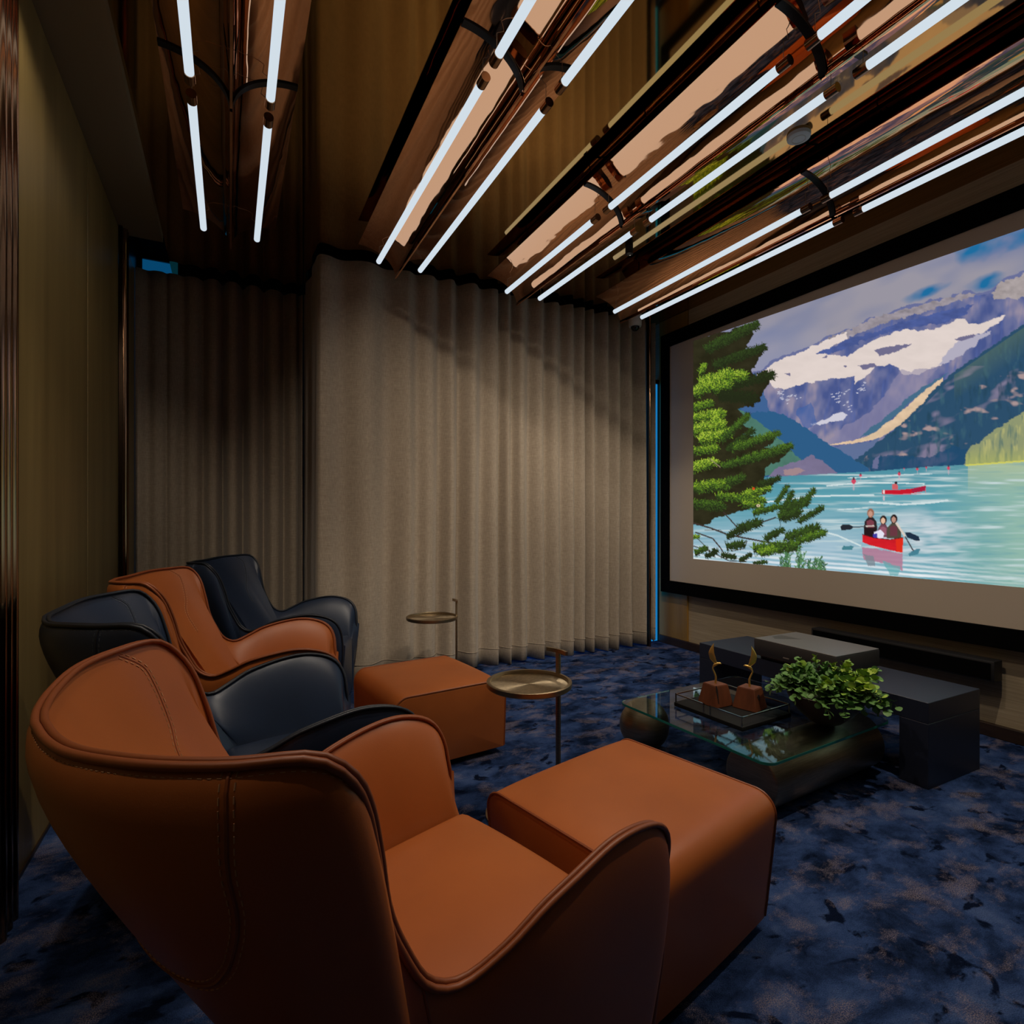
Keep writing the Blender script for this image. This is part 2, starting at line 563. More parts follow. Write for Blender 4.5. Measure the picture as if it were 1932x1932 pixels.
def front_pts(s, h):
    # return along the side first, then the long run
    ret = 0.14
    if s < ret:
        t = s / ret
        rr = 0.05
        y = YR - 0.02 - (YR - 0.02 - YC) * t
        x = 0.572 + 0.022 * math.sin(t * 15.0) * (1 - t) - (0.015 * (1 - h)) * t
        if t > 0.93:
            x += 0.02 * ((t - 0.93) / 0.07) ** 2
        return x, y
    u = (s - ret) / (1 - ret)
    a, dx = front_fold(u, h)
    fade = min(1.0, u / 0.03)
    return 0.59 + (3.612 - 0.59) * u + dx * fade, YC + 0.064 * a * fade
curtain('curtain', 'long pale linen curtain hanging forward beside the projection screen', front_pts, 620, 0.012, 3.195)

BE, BA, BS = fold_phase(9, 9)
def back_pts(s, h):
    k = min(int(np.searchsorted(BE, s, 'right')) - 1, len(BA) - 1)
    t = (s - BE[k]) / (BE[k + 1] - BE[k])
    ph = 2 * math.pi * t
    am = (BA[k] * (1 - t) + BA[min(k + 1, len(BA) - 1)] * t) * (0.65 + 0.3 * (1 - h))
    w = 0.35 + 0.65 * min(1, max(0, (s - 0.2) / 0.4))
    return -0.652 + 1.215 * s + BS[k] * 0.012 * math.sin(ph), YR + 0.075 * w * am * (-math.cos(ph) + 0.2 * math.cos(2 * ph))
curtain('curtain', 'shaded linen curtain set back in the corner behind the armchairs', back_pts, 300, 0.012, 3.19)

def strip_pts(s, h):
    return 3.672 + 0.112 * s, YC + 0.02 + 0.022 * math.cos(s * 9 + 0.6 * h)
curtain('curtain', 'narrow linen curtain strip edged with blue light beside the screen frame', strip_pts, 40, 0.03, 3.2)

# ------------------------------------------------------------------ winged ceiling lights
WW, WH = 0.262, 0.187
Z_TIP, Z_TUBE = 2.965, 3.009
TOFF = 0.147
def wing_profile(side, off=0.0, n=22, a0=0.0, a1=math.pi / 2):
    out = []
    for a in np.linspace(a0, a1, n):
        # normal pointing to the hollow (down and outward)
        nx, nz = math.cos(a) * WH, -math.sin(a) * WW
        l = math.hypot(nx, nz)
        out.append((side * (WW * (1 - math.cos(a)) + off * nx / l), Z_TIP + WH * math.sin(a) + off * nz / l))
    return out

def wing_mesh(side, y0, y1):
    A = wing_profile(side, 0.0)
    B = wing_profile(side, -0.005)
    ring = A + B[::-1]
    V, Fc = [], []
    for y in (y0, y1):
        V += [(x, y, z) for x, z in ring]
    n = len(ring)
    for i in range(n):
        j = (i + 1) % n
        q = (i, j, n + j, n + i)
        Fc.append(q if side < 0 else q[::-1])
    m = len(A)
    for base, fl in ((0, side > 0), (n, side < 0)):
        for i in range(m - 1):
            q = (base + i, base + i + 1, base + n - 2 - i, base + n - 1 - i)
            Fc.append(q if fl else q[::-1])
    return V, Fc

def rib_mesh(side, y, w, off):
    A = wing_profile(side, off, 20, 0.04)
    B = wing_profile(side, off - 0.012, 20, 0.04)
    return join(grid([[(x, y - w, z), (x, y + w, z)] for x, z in A], side > 0),
                grid([[(x, y - w, z), (x, y - w, z2)] for (x, z), (x2, z2) in zip(A, B)], side < 0),
                grid([[(x, y + w, z), (x, y + w, z2)] for (x, z), (x2, z2) in zip(A, B)], side > 0))

def ceiling_light(xc, y_far, y_near, last_far, label, group='winged tube lights on the ceiling'):
    e = tag(empty('ceiling_light', (xc, 0, 0)), label, 'ceiling light', group)
    yf = y_far + (0.10 if last_far else -0.010)
    yn = y_near + 0.010
    for s in (-1, 1):
        w = obj('wing', wing_mesh(s, yn, yf), M_WING, e, angle=30)
        obj('rib', rib_mesh(s, y_near, 0.016, 0.006), M_RIB, w)
        # tube
        ya, yb = y_near + 0.035, y_far - (0.0 if last_far else 0.035)
        tb = obj('tube_lamp', tube([(s * TOFF, ya + 0.045, Z_TUBE), (s * TOFF, yb - (0.012 if last_far else 0.045), Z_TUBE)], 0.0175, 16), M_TUBE, e)
        obj('end_cap', tube([(s * TOFF, ya, Z_TUBE), (s * TOFF, ya + 0.05, Z_TUBE)], 0.0205, 16), M_BRONZE, tb)
        if last_far:
            obj('end_cap', tube([(s * TOFF, yb - 0.014, Z_TUBE), (s * TOFF, yb, Z_TUBE)], 0.0165, 16), M_BRONZE, tb)
        else:
            obj('end_cap', tube([(s * TOFF, yb - 0.05, Z_TUBE), (s * TOFF, yb, Z_TUBE)], 0.0205, 16), M_BRONZE, tb)
        zt = Z_TIP + WH * math.sin(math.acos(1 - TOFF / WW))
        for yy in (ya + 0.03, yb - 0.03):
            obj('hanging_wire', tube([(s * TOFF, yy, Z_TUBE + 0.016), (s * TOFF, yy, zt - 0.03), (s * (TOFF - 0.03), yy, zt - 0.012)], 0.0013, 5), M_WIRE, tb)
        # spine fixing up to the mirror ceiling
    for yy in (yn + 0.25, yf - 0.25):
        obj('hanger', tube([(0, yy, Z_TIP + WH * 0.55), (0, yy, CEIL)], 0.004, 6), M_RIB, e)
    return e

SEG_A = [3.84, 2.60, 1.36, 0.12, -1.12]
SEG_B = [3.79, 1.965, 0.14, -1.4]
rows = [(0.004, SEG_A, 'row over the armchairs'), (1.054, SEG_B, 'row between armchairs and coffee table'),
        (2.059, SEG_A, 'row over the coffee table'), (3.060, SEG_B, 'row nearest the screen')]
ORD = ['curtain end', 'second from curtain', 'third from curtain', 'fourth from curtain']
for xc, seg, txt in rows:
    for i in range(len(seg) - 1):
        ceiling_light(xc, seg[i], seg[i + 1], i == 0, 'copper winged tube light, %s, %s' % (txt, ORD[i]))

# added ceiling spots, giving the light the tube lamps alone do not
def added_spot(x, y, watts, label, tilt=(0, 0, 0), cone=110, blend=0.6, z=CEIL, can=False):
    e = tag(empty('added_ceiling_spot', (x, y, z)), label, 'added spotlight', 'added ceiling spots for extra light')
    if can:
        obj('can', lathe([(0.028, 0.0), (0.028, -0.055), (0.024, -0.055), (0.024, -0.004)], 24), M_BLACK, e, angle=30)
        obj('added_spot_lens', lathe([(0.0, -0.004), (0.024, -0.004)], 24), M_LENS, e)
    else:
        obj('trim_ring', lathe([(0.026, -0.001), (0.036, -0.004), (0.040, 0.0)], 24), M_BLACK, e)
        obj('added_spot_lens', lathe([(0.0, -0.0015), (0.026, -0.0015)], 24), M_LENS, e)
    d = bpy.data.lights.new('added_spot_lamp', 'SPOT')
    d.energy = watts
    d.color = DOWN_TINT
    d.spot_size = math.radians(cone)
    d.spot_blend = blend
    d.shadow_soft_size = 0.018 if can else 0.03
    o = bpy.data.objects.new('added_spot_lamp', d)
    COL.objects.link(o)
    o.parent = e
    o.location = (0, 0, -0.05 if can else -0.008)
    o.rotation_euler = tilt
    return e
for x, y, k_, lab in ((0.525, 1.75, 1.0, 'above the front tan armchair'), (1.555, 1.45, 1.0, 'above the front tan ottoman'), (2.56, 0.98, 1.7, 'over the coffee table edge')):
    added_spot(x, y, DOWN_W * k_, 'added small round ceiling spot ' + lab)
for x, y, yaw_, w_, lab in ((0.525, 1.30, 20, 1.0, 'nearest the olive wall'), (1.555, 1.05, 16, 1.15, 'between the middle light rows'), (2.56, 0.75, 4, 0.8, 'nearest the screen')):
    added_spot(x, y, WASH_W * w_, 'added ceiling spot aimed at the curtains, ' + lab, (math.radians(57), 0, -math.radians(yaw_)), 62, 0.8)
added_spot(-0.490, 1.95, DOWN_W * 1.2, 'added soffit spot washing the olive wall', (math.radians(34), math.radians(16), 0), 84, 0.6, CEIL - 0.0555)
added_spot(-0.490, 0.80, DOWN_W * 0.42, 'added soffit spot behind the front tan armchair', (0, math.radians(-8), 0), 64, 0.8, CEIL - 0.0555)
added_spot(2.600, 3.200, DOWN_W * 0.9, 'added black can spot between the last two light rows', (0, 0, 0), 105, 0.7, CEIL, True)

# ------------------------------------------------------------------ wing armchairs
# rim, floor line and seat line of one half of the shell, back centre to arm front (metres)
RIM = [(-0.589, 0.0, 0.9735), (-0.5835, 0.076, 0.972), (-0.564, 0.159, 0.9745), (-0.5265, 0.2552, 0.9835), (-0.4614, 0.34, 0.9873), (-0.3879, 0.3897, 0.9881), (-0.3485, 0.3982, 0.9597), (-0.3178, 0.3825, 0.9098), (-0.2972, 0.3679, 0.8418), (-0.276, 0.3535, 0.753), (-0.2461, 0.3462, 0.6798), (-0.2048, 0.346, 0.6121), (-0.1485, 0.3543, 0.5855), (-0.081, 0.3732, 0.6097), (0.0037, 0.3878, 0.6478), (0.1553, 0.3932, 0.6775), (0.2579, 0.3927, 0.6677), (0.326, 0.388, 0.6338), (0.3592, 0.3763, 0.573), (0.3679, 0.3602, 0.4928)]
FOOT = [(-0.156, 0.0), (-0.156, 0.0598), (-0.153, 0.1296), (-0.146, 0.1894), (-0.138, 0.2343), (-0.132, 0.2612), (-0.124, 0.2772), (-0.12, 0.2871), (-0.116, 0.2921), (-0.11, 0.2961), (-0.1, 0.3011), (-0.08, 0.3061), (-0.03, 0.3121), (0.035, 0.316), (0.105, 0.32), (0.2264, 0.326), (0.2847, 0.329), (0.308, 0.33), (0.3197, 0.33), (0.325, 0.33)]
INN = [(-0.13, 0.0), (-0.13, 0.0741), (-0.1277, 0.1482), (-0.1186, 0.2064), (-0.1014, 0.2413), (-0.0842, 0.2572), (-0.0728, 0.2635), (-0.0636, 0.2667), (-0.0567, 0.2678), (-0.0499, 0.2688), (-0.0384, 0.2699), (-0.0155, 0.2709), (0.0188, 0.272), (0.0589, 0.272), (0.1104, 0.272), (0.2019, 0.272), (0.2649, 0.272), (0.3049, 0.272), (0.3336, 0.2709), (0.345, 0.2709)]
NC, MR = 76, 26
ctrl = [(*a, *b, *c) for a, b, c in zip(RIM, FOOT, INN)]
half = spline(ctrl, NC)

def bez(p0, p1, p2, p3, n):
    t = np.linspace(0, 1, n)[:, None]
    return (1 - t) ** 3 * p0 + 3 * (1 - t) ** 2 * t * p1 + 3 * (1 - t) * t * t * p2 + t ** 3 * p3

def chair_columns():
    R = half[:, 0:3].copy()
    B = np.stack([half[:, 3], half[:, 4], np.full(NC, 0.03)], 1)
    I = np.stack([half[:, 5], half[:, 6], np.full(NC, 0.38)], 1)
    # plan normal of a smoothed outline
    mid = (R + B) / 2
    T = np.gradient(mid[:, :2], axis=0)
    N = np.stack([-T[:, 1], T[:, 0]], 1)
    N /= np.linalg.norm(N, axis=1)[:, None] + 1e-9
    N[0] = (-1, 0)
    # outward means away from the seat centre
    cen = np.array([0.06, 0.0])
    sg = np.sign(np.sum(N * (mid[:, :2] - cen), 1))
    N *= sg[:, None]
    out, inn = [], []
    w = np.linspace(0, 1, NC)
    for i in range(NC):
        n = np.array([N[i, 0], N[i, 1], 0])
        tip = max(0.0, (w[i] - 0.93) / 0.07)
        n_o = n * (1 - 0.85 * tip) + np.array([0.10, 0.05, 0]) * tip
        drop = R[i, 2] - B[i, 2]
        p0, p3 = R[i], B[i]
        p1 = p0 + n_o * float(np.interp(w[i], [0, 0.24, 0.36, 0.50, 0.62, 1.0], [0.098, 0.098, 0.030, 0.016, 0.034, 0.034])) + np.array([0, 0, -(0.055 + 0.265 * tip + (0.045 if w[i] > 0.35 else 0)) * drop])
        p2 = p3 + (p0 - p3) * 0.33 + n_o * float(np.interp(w[i], [0, 0.25, 0.5, 0.62, 1], [0.0, 0.0, 0.004, 0.018, 0.018]))
        p2[2] = p3[2] + 0.38 * drop
        out.append(bez(p0, p1, p2, p3, MR))
        q3 = I[i]
        dz = R[i, 2] - q3[2]
        n_i = -n * (1 - 0.8 * tip)
        q1 = p0 + n_i * 0.050 + np.array([0, 0, -0.16 * dz])
        q2 = q3 + (p0 - q3) * 0.42 + n_i * 0.030
        q2[2] = q3[2] + 0.36 * dz
        c = bez(p0, q1, q2, q3, MR - 3)
        low = np.array([[q3[0], q3[1], z] for z in (0.24, 0.13, 0.03)])
        inn.append(np.vstack([c, low]))
    return R, np.array(out), np.array(inn)
CR, CO, CI = chair_columns()

def mir(A):
    B = A.copy()
    B[..., 1] *= -1
    return B

def full_cols(A):
    return np.concatenate([mir(A)[::-1], A[1:]], 0)

def chair_meshes():
    ms = {}
    O = full_cols(CO)
    I = full_cols(CI)
    ms['outer'] = mesh_of('outer_shell', *grid(O, True), angle=60)
    # arm fronts close the shell between outer and inner skins
    fronts = []
    for sgn in (1, -1):
        a = CO[-1].copy(); b = CI[-1].copy()
        if sgn < 0:
            a, b = mir(a), mir(b)
        rows_ = []
        for t in np.linspace(0, 1, 8):
            q = a * (1 - t) + b * t
            q[:, 0] += 0.020 * math.sin(math.pi * t)
            q[0] = a[0]
            rows_.append(q)
        fronts.append(grid(np.array(rows_), sgn > 0))
    ms['inner'] = mesh_of('inner_shell', *join(grid(I), *fronts), angle=60)
    # piping: two cords along the rim and down both arm fronts
    path = np.concatenate([CO[-1][::-1][:-1], CR[::-1][:-1], mir(CR)[:], mir(CO[-1])[1:]], 0)
    keep = [0]
    for i in range(1, len(path)):
        if np.linalg.norm(path[i] - path[keep[-1]]) > 0.006:
            keep.append(i)
    path = path[keep]
    T = np.gradient(path, axis=0)
    T /= np.linalg.norm(T, axis=1)[:, None]
    cen = np.array([0.08, 0, 0.0])
    side = path - np.array([0.10, 0, 0])
    side[:, 2] = 0
    side /= np.linalg.norm(side, axis=1)[:, None]
    side = side - T * np.sum(side * T, 1)[:, None]
    side /= np.linalg.norm(side, axis=1)[:, None]
    upn = -np.cross(T, side)
    wob = 0.0006 * np.sin(np.arange(len(path)) * 0.9)[:, None]
    c1 = path + side * (0.0052 + wob) + upn * 0.0025
    c2 = path - side * (0.0046 - wob) + upn * 0.0040
    ms['cord'] = mesh_of('piping', *tube(c1, 0.0056, 8), angle=60)
    ms['cord2'] = mesh_of('piping', *tube(c2, 0.0050, 8), angle=60)
    return ms

def surf_path(cols, wt):
    """points on a column surface; wt = list of (column 0..1, depth 0..1)."""
    S = spline([(a, b, 0) for a, b in wt], 90)
    n, m = cols.shape[:2]
    out = []
    for a, b, _ in S:
        x = min(max(a, 0), 1) * (n - 1); y = min(max(b, 0), 1) * (m - 1)
        i, j = min(int(x), n - 2), min(int(y), m - 2)
        u, v = x - i, y - j
        out.append(cols[i, j] * (1 - u) * (1 - v) + cols[i + 1, j] * u * (1 - v) + cols[i, j + 1] * (1 - u) * v + cols[i + 1, j + 1] * u * v)
    return np.array(out)

def skin_cloud(cols, outward, k=4):
    """dense points and unit normals of a shell skin, for laying stitches on it."""
    n, m = cols.shape[:2]
    u = np.linspace(0, n - 1, (n - 1) * k + 1); v = np.linspace(0, m - 1, (m - 1) * k + 1)
    i = np.minimum(u.astype(int), n - 2); fu = (u - i)[:, None, None]
    A = cols[i] * (1 - fu) + cols[i + 1] * fu
    j = np.minimum(v.astype(int), m - 2); fv = (v - j)[None, :, None]
    A = A[:, j] * (1 - fv) + A[:, j + 1] * fv
    N = np.cross(np.gradient(A, axis=0), np.gradient(A, axis=1))
    N /= np.linalg.norm(N, axis=2)[..., None] + 1e-12
    ref = A - np.array([0.10, 0, 0.55])
    sg = np.sign(np.sum(N * ref, 2))[..., None]
    return A.reshape(-1, 3), (N * np.where(sg == 0, 1, sg) * outward).reshape(-1, 3)

def dashes(path, off, cloud, r=0.0009, dash=0.0075, gap=0.0055):
    P = np.array(path)
    pts, nrm = cloud
    s = np.concatenate([[0], np.cumsum(np.linalg.norm(np.diff(P, axis=0), axis=1))])
    at = lambda d: np.array([np.interp(d, s, P[:, k]) for k in range(3)])
    def lay(p):
        q = int(np.argmin(np.sum((pts - p) ** 2, 1)))
        return p - nrm[q] * (np.dot(p - pts[q], nrm[q]) - 0.4 * r), nrm[q]
    parts = []
    d = 0.0
    while d + dash < s[-1]:
        a, b = at(d), at(d + dash)
        t = (b - a) / np.linalg.norm(b - a)
        sd = np.cross(t, lay(a)[1])
        parts.append(tube([lay(a + sd * off)[0], lay(b + sd * off)[0]], r, 4))
        d += dash + gap
    return join(*parts)

def mir_vf(vf):
    return [(x, -y, z) for x, y, z in vf[0]], [tuple(q[::-1]) for q in vf[1]]

CM = chair_meshes()
seam_o = surf_path(CO, [(0.236, 0.012), (0.237, 0.087), (0.236, 0.153), (0.231, 0.233), (0.227, 0.30), (0.215, 0.35), (0.195, 0.395), (0.165, 0.43), (0.12, 0.448), (0.06, 0.452), (0.0, 0.453)])
seam_i = surf_path(CI, [(0.235, 0.02), (0.251, 0.073), (0.258, 0.113), (0.256, 0.173), (0.251, 0.22), (0.242, 0.273), (0.231, 0.313), (0.211, 0.36), (0.195, 0.42), (0.185, 0.52)])
seam_d = surf_path(CO, [(0.545, 0.03), (0.55, 0.4), (0.555, 0.97)])
CM['seam'] = []
for p in (seam_o, seam_d):
    for q in (p, mir(p)):
        CM['seam'].append(mesh_of('seam', *tube(q, 0.0026, 6)))
for q in (seam_i, mir(seam_i)):
    CM['seam'].append(mesh_of('seam', *tube(q, 0.0014, 6)))
CM['stitch'] = []
sub = slice(0, 44)
cl_o, cl_i = skin_cloud(CO[sub, :20], 1), skin_cloud(CI[sub, :20], -1)
rim_o = surf_path(CO, [(0.0, 0.038), (0.25, 0.038), (0.38, 0.05)])
for vf in (join(dashes(seam_o, 0.008, cl_o), dashes(seam_o, -0.008, cl_o)),
           join(dashes(seam_i, 0.006, cl_i, 0.0011), dashes(seam_i, -0.006, cl_i, 0.0011)),
           dashes(rim_o, 0.0, cl_o, 0.0006, 0.005)):
    for q in (vf, mir_vf(vf)):
        CM['stitch'].append(mesh_of('stitching', *q, smooth=False))

def cushion_mesh():
    x0, x1 = -0.115, 0.350
    hw = 0.268
    v, f = rbox(x0, x1, -hw, hw, 0.04, 0.410, 0.035, 5)
    bm = bmesh.new()
    vs_ = [bm.verts.new(p) for p in v]
    for q in f:
        bm.faces.new([vs_[i] for i in q])
    bmesh.ops.subdivide_edges(bm, edges=[e for e in bm.edges if e.calc_length() > 0.09], cuts=9, use_grid_fill=True)
    for q in bm.verts:
        a = (q.co.x - x0) / (x1 - x0); b = q.co.y / hw
        if q.co.z > 0.34:
            q.co.z += 0.016 * (1 - min(1, abs(2 * a - 1)) ** 3) * (1 - min(1, abs(b)) ** 3) + 0.012 * a
        if q.co.x > x1 - 0.05:
            q.co.x += 0.010 * (1 - b * b)
    bm.verts.index_update()
    out = ([tuple(q.co) for q in bm.verts], [tuple(q.index for q in fc.verts) for fc in bm.faces])
    bm.free()
    return mesh_of('seat_cushion', *out, angle=60)
CM['seat'] = cushion_mesh()
pl = [(x * 0.95, y * 0.95) for x, y in FOOT[::2] + [FOOT[-1]]]
ring = [(x, y) for x, y in pl] + [(x, -y) for x, y in pl[::-1]]
ring = [p for i, p in enumerate(ring) if i == 0 or math.hypot(p[0] - ring[i - 1][0], p[1] - ring[i - 1][1]) > 1e-4]
if math.hypot(ring[0][0] - ring[-1][0], ring[0][1] - ring[-1][1]) < 1e-4:
    ring.pop()
nr = len(ring)
CM['plinth'] = mesh_of('plinth', [(x, y, 0.0) for x, y in ring] + [(x, y, 0.034) for x, y in ring],
                       [(i, (i + 1) % nr, nr + (i + 1) % nr, nr + i) for i in range(nr)] + [tuple(range(nr, 2 * nr)), tuple(range(nr))[::-1]], smooth=False)

for me, mt in ((CM['outer'], M_TAN), (CM['inner'], M_TAN), (CM['cord'], M_TANCORD), (CM['cord2'], M_TANCORD), (CM['seat'], M_TAN), (CM['plinth'], M_BLACKPLINTH)):
    me.materials.append(mt)
for me in CM['seam']:
    me.materials.append(M_TANCORD)
for me in CM['stitch']:
    me.materials.append(M_THREAD_T)

def armchair(x, y, deg, tan, label):
    e = tag(empty('armchair', (x, y, 0), math.radians(deg)), label, 'armchair', 'wing armchairs in a row')
    a, b, c = (M_TAN, M_TANCORD, M_THREAD_T) if tan else (M_NAVY, M_NAVYCORD, M_THREAD_N)
    osh = link('outer_shell', CM['outer'], a, e)
    ish = link('inner_shell', CM['inner'], a, e)
    link('piping', CM['cord'], b, e)
    link('piping', CM['cord2'], b, e)
    link('seat_cushion', CM['seat'], a, e)
    link('plinth', CM['plinth'], M_BLACKPLINTH, e)
    for k, me in enumerate(CM['seam']):
        link('seam', me, b, ish if k >= 4 else osh)
    for k, me in enumerate(CM['stitch']):
        s = link('stitching', me, c, ish if k in (2, 3) else osh)
        s['kind'] = 'stuff'
    return e
armchair(0.338, 1.115, 16.7, True, 'tan leather wing armchair nearest the camera')
armchair(0.130, 2.038, 7.5, False, 'navy leather wing armchair between the two tan armchairs')
armchair(0.128, 2.965, -6.8, True, 'tan leather wing armchair between the two navy armchairs')
armchair(0.360, 3.870, -18.0, False, 'navy leather wing armchair in front of the curtains')

# ------------------------------------------------------------------ ottomans
def ottoman_parts(sx, sy, h, lean):
    """waterfall body (top runs down over the two y sides), piped side panels on the x sides."""
    hx, hy, z0, r = sx / 2, sy / 2, 0.036, 0.068
    prof = []
    for z in np.linspace(z0, h - r, 8)[:-1]:
        prof.append((-hy, z))
    for a in np.linspace(0, math.pi / 2, 8):
        prof.append((-hy + r * (1 - math.cos(a)), h - r + r * math.sin(a)))
    for y in np.linspace(-hy + r, 0, 9)[1:]:
        prof.append((y, h))
    prof = np.array(prof + [(-y, z) for y, z in prof[::-1][1:]])
    def shaped(x, inset):
        P = np.zeros((len(prof), 3))
        c = (prof[:, 1] - z0) / (h - z0)
        tap = 1 - lean * (1 - c) ** 1.15
        u = min(1.0, abs(x) / hx)
        P[:, 0] = x * tap
        P[:, 1] = prof[:, 0] * tap * (1 + 0.016 * (1 - u * u) * (c < 0.99) - inset / hy)
        P[:, 2] = prof[:, 1] + (0.018 * (1 - u ** 4) * (1 - np.minimum(1, np.abs(prof[:, 0]) / hy) ** 3) - inset) * (c > 0.5) * np.clip((c - 0.5) * 3, 0, 1)
        return P
    secs = [shaped(hx * t, i) for t, i in ((-1, 0.010), (-0.994, 0.003), (-0.985, 0.0005))] + [shaped(hx * t, 0) for t in np.linspace(-0.95, 0.95, 17)] + [shaped(hx * t, i) for t, i in ((0.985, 0.0005), (0.994, 0.003), (1, 0.010))]
    body = grid(np.array(secs))
    caps = []
    for sg, S_ in ((-1, secs[0]), (1, secs[-1])):
        base = np.array([S_[-1] * (1 - t) + S_[0] * t for t in np.linspace(0, 1, 14)[1:]])
        loop = np.vstack([S_, base])
        mid = np.array([sg * hx * 0.975, 0, h * 0.5])
        rings = [loop + (mid - loop) * t + np.array([sg * 0.016 * (1 - (1 - t) ** 2), 0, 0]) for t in np.linspace(0, 1, 7)]
        caps.append(grid(np.array(rings), sg < 0))
    under = grid(np.array([[q[0], q[-1]] for q in secs]), True)
    cords = []
    for x, sg in ((-hx * 0.993, -1), (hx * 0.993, 1)):
        P = shaped(x, 0.0005)
        P[:, 2] = np.maximum(P[:, 2], 0.040)
        cords.append(tube(spline(P, 120), 0.0042, 6))
    return mesh_of('ottoman_body', *join(body, *caps, under), angle=50), [mesh_of('piping', *c) for c in cords]

def ottoman(x, y, deg, sx, sy, h, label, lean=0.085):
    e = tag(empty('ottoman', (x, y, 0), math.radians(deg)), label, 'ottoman', 'tan leather ottomans')
    body, cords = ottoman_parts(sx, sy, h, lean)
    link('upholstery', body, M_TAN, e)
    for c in cords:
        link('piping', c, M_TANCORD, e)
    obj('plinth', rbox(-sx / 2 + 0.07, sx / 2 - 0.07, -sy / 2 + 0.07, sy / 2 - 0.07, 0, 0.036, 0.006, 2), M_BEIGEPLINTH, e)
ottoman(1.102, 1.355, 13, 0.645, 0.620, 0.405, 'tan leather ottoman in front of the nearest tan armchair')
ottoman(0.970, 2.915, 6 + 90, 0.625, 0.625, 0.392, 'tan leather ottoman beside the round brass side table, near the curtain', 0.02)

# ------------------------------------------------------------------ side tables
def side_table(x, y, ang, label, z=0.55, r=0.180, ztop=0.668):
    e = tag(empty('side_table', (x, y, 0)), label, 'side table', 'round brass side tables')
    obj('tray', lathe([(0.0, z - 0.008), (r - 0.02, z - 0.008), (r - 0.004, z - 0.008), (r, z - 0.004), (r, z + 0.013), (r - 0.003, z + 0.015), (r - 0.013, z + 0.015), (r - 0.0145, z + 0.012), (r - 0.0145, z + 0.001)], 64), M_AGEDBRASS, e)
    obj('tray_top', lathe([(r - 0.0145, z + 0.001), (r - 0.06, z + 0.001), (0.03, z + 0.001), (0.0, z + 0.001)], 64), M_TRAYTOP, e)
    px, py = (r - 0.006) * math.cos(ang), (r - 0.006) * math.sin(ang)
    po = obj('pole', rbox(-0.006, 0.006, -0.0115, 0.0115, 0.008, ztop, 0.003, 2), M_AGEDBRASS, e, loc=(px, py, 0), rot=(0, 0, ang))
    # curved handle plate
    P, Q = [], []
    sec = []
    for a in np.linspace(-0.36, 0.36, 15):
        rr = r - 0.006
        ca, sa = math.cos(ang + a), math.sin(ang + a)
        sec.append([((rr - 0.006) * ca, (rr - 0.006) * sa, ztop - 0.013), ((rr + 0.006) * ca, (rr + 0.006) * sa, ztop - 0.013), ((rr + 0.006) * ca, (rr + 0.006) * sa, ztop + 0.004), ((rr - 0.006) * ca, (rr - 0.006) * sa, ztop + 0.004)])
    V = [p for s in sec for p in s]
    Fc = []
    for i in range(len(sec) - 1):
        for k in range(4):
            l = (k + 1) % 4
            Fc.append((i * 4 + k, (i + 1) * 4 + k, (i + 1) * 4 + l, i * 4 + l))
    Fc += [(0, 1, 2, 3), tuple(len(V) - 4 + k for k in (3, 2, 1, 0))]
    obj('handle', (V, Fc), M_AGEDBRASS, e, angle=30)
    obj('base_ring', lathe([(r - 0.018, 0.001), (r + 0.004, 0.001), (r + 0.004, 0.011), (r - 0.018, 0.011), (r - 0.018, 0.001)], 64), M_AGEDBRASS, e, angle=30)
    return e
cy, sy_ = math.cos(YAW), math.sin(YAW)
def cam_ang(right, fwd):
    return math.atan2(-right * sy_ + fwd * cy, right * cy + fwd * sy_)
side_table(1.125, 2.040, cam_ang(0.137, 0.117), 'round brass side table between the two tan ottomans')
side_table(1.263, 3.700, cam_ang(0.163, 0.055), 'round brass side table standing against the pale curtain')

# ------------------------------------------------------------------ glass coffee table
TB = math.radians(3.6)
ct = tag(empty('coffee_table', (2.345, 1.945, 0), TB), 'glass coffee table on a brass ball and a metal cylinder', 'coffee table')
def rrect(hx, hy, r, n=8):
    out = []
    for cx, cy_, a0 in ((hx - r, hy - r, 0), (-hx + r, hy - r, 90), (-hx + r, -hy + r, 180), (hx - r, -hy + r, 270)):
        for a in np.linspace(a0, a0 + 90, n):
            out.append((cx + r * math.cos(math.radians(a)), cy_ + r * math.sin(math.radians(a))))
    return out
TX, TY, TZ0, TZ1 = 0.478, 0.440, 0.264, 0.276
o1 = rrect(TX, TY, 0.05)
n1 = len(o1)
V = [(x, y, TZ0) for x, y in o1] + [(x, y, TZ1) for x, y in o1]
obj('glass_top', (V, [tuple(range(n1))[::-1], tuple(range(n1, 2 * n1))] + [(i, (i + 1) % n1, n1 + (i + 1) % n1, n1 + i) for i in range(n1)]), M_GLASS, ct, smooth=False)
o2 = rrect(TX + 0.0018, TY + 0.0018, 0.052)
V = [(x, y, z) for z, oo in ((TZ0 + 0.0006, o2), (TZ1 - 0.0006, o2), (TZ1 - 0.0006, rrect(TX + 0.0004, TY + 0.0004, 0.05)), (TZ0 + 0.0006, rrect(TX + 0.0004, TY + 0.0004, 0.05))) for x, y in oo]
obj('polished_edge', (V, [(r_ * n1 + i, r_ * n1 + (i + 1) % n1, ((r_ + 1) % 4) * n1 + (i + 1) % n1, ((r_ + 1) % 4) * n1 + i) for r_ in range(4) for i in range(n1)]), M_GLASSEDGE, ct, angle=30)
ca, sa = math.cos(-TB), math.sin(-TB)
def tloc(x, y):
    dx, dy = x - 2.345, y - 1.945
    return dx * ca - dy * sa, dx * sa + dy * ca
bx, by = tloc(2.000, 2.335)
SR = 0.131
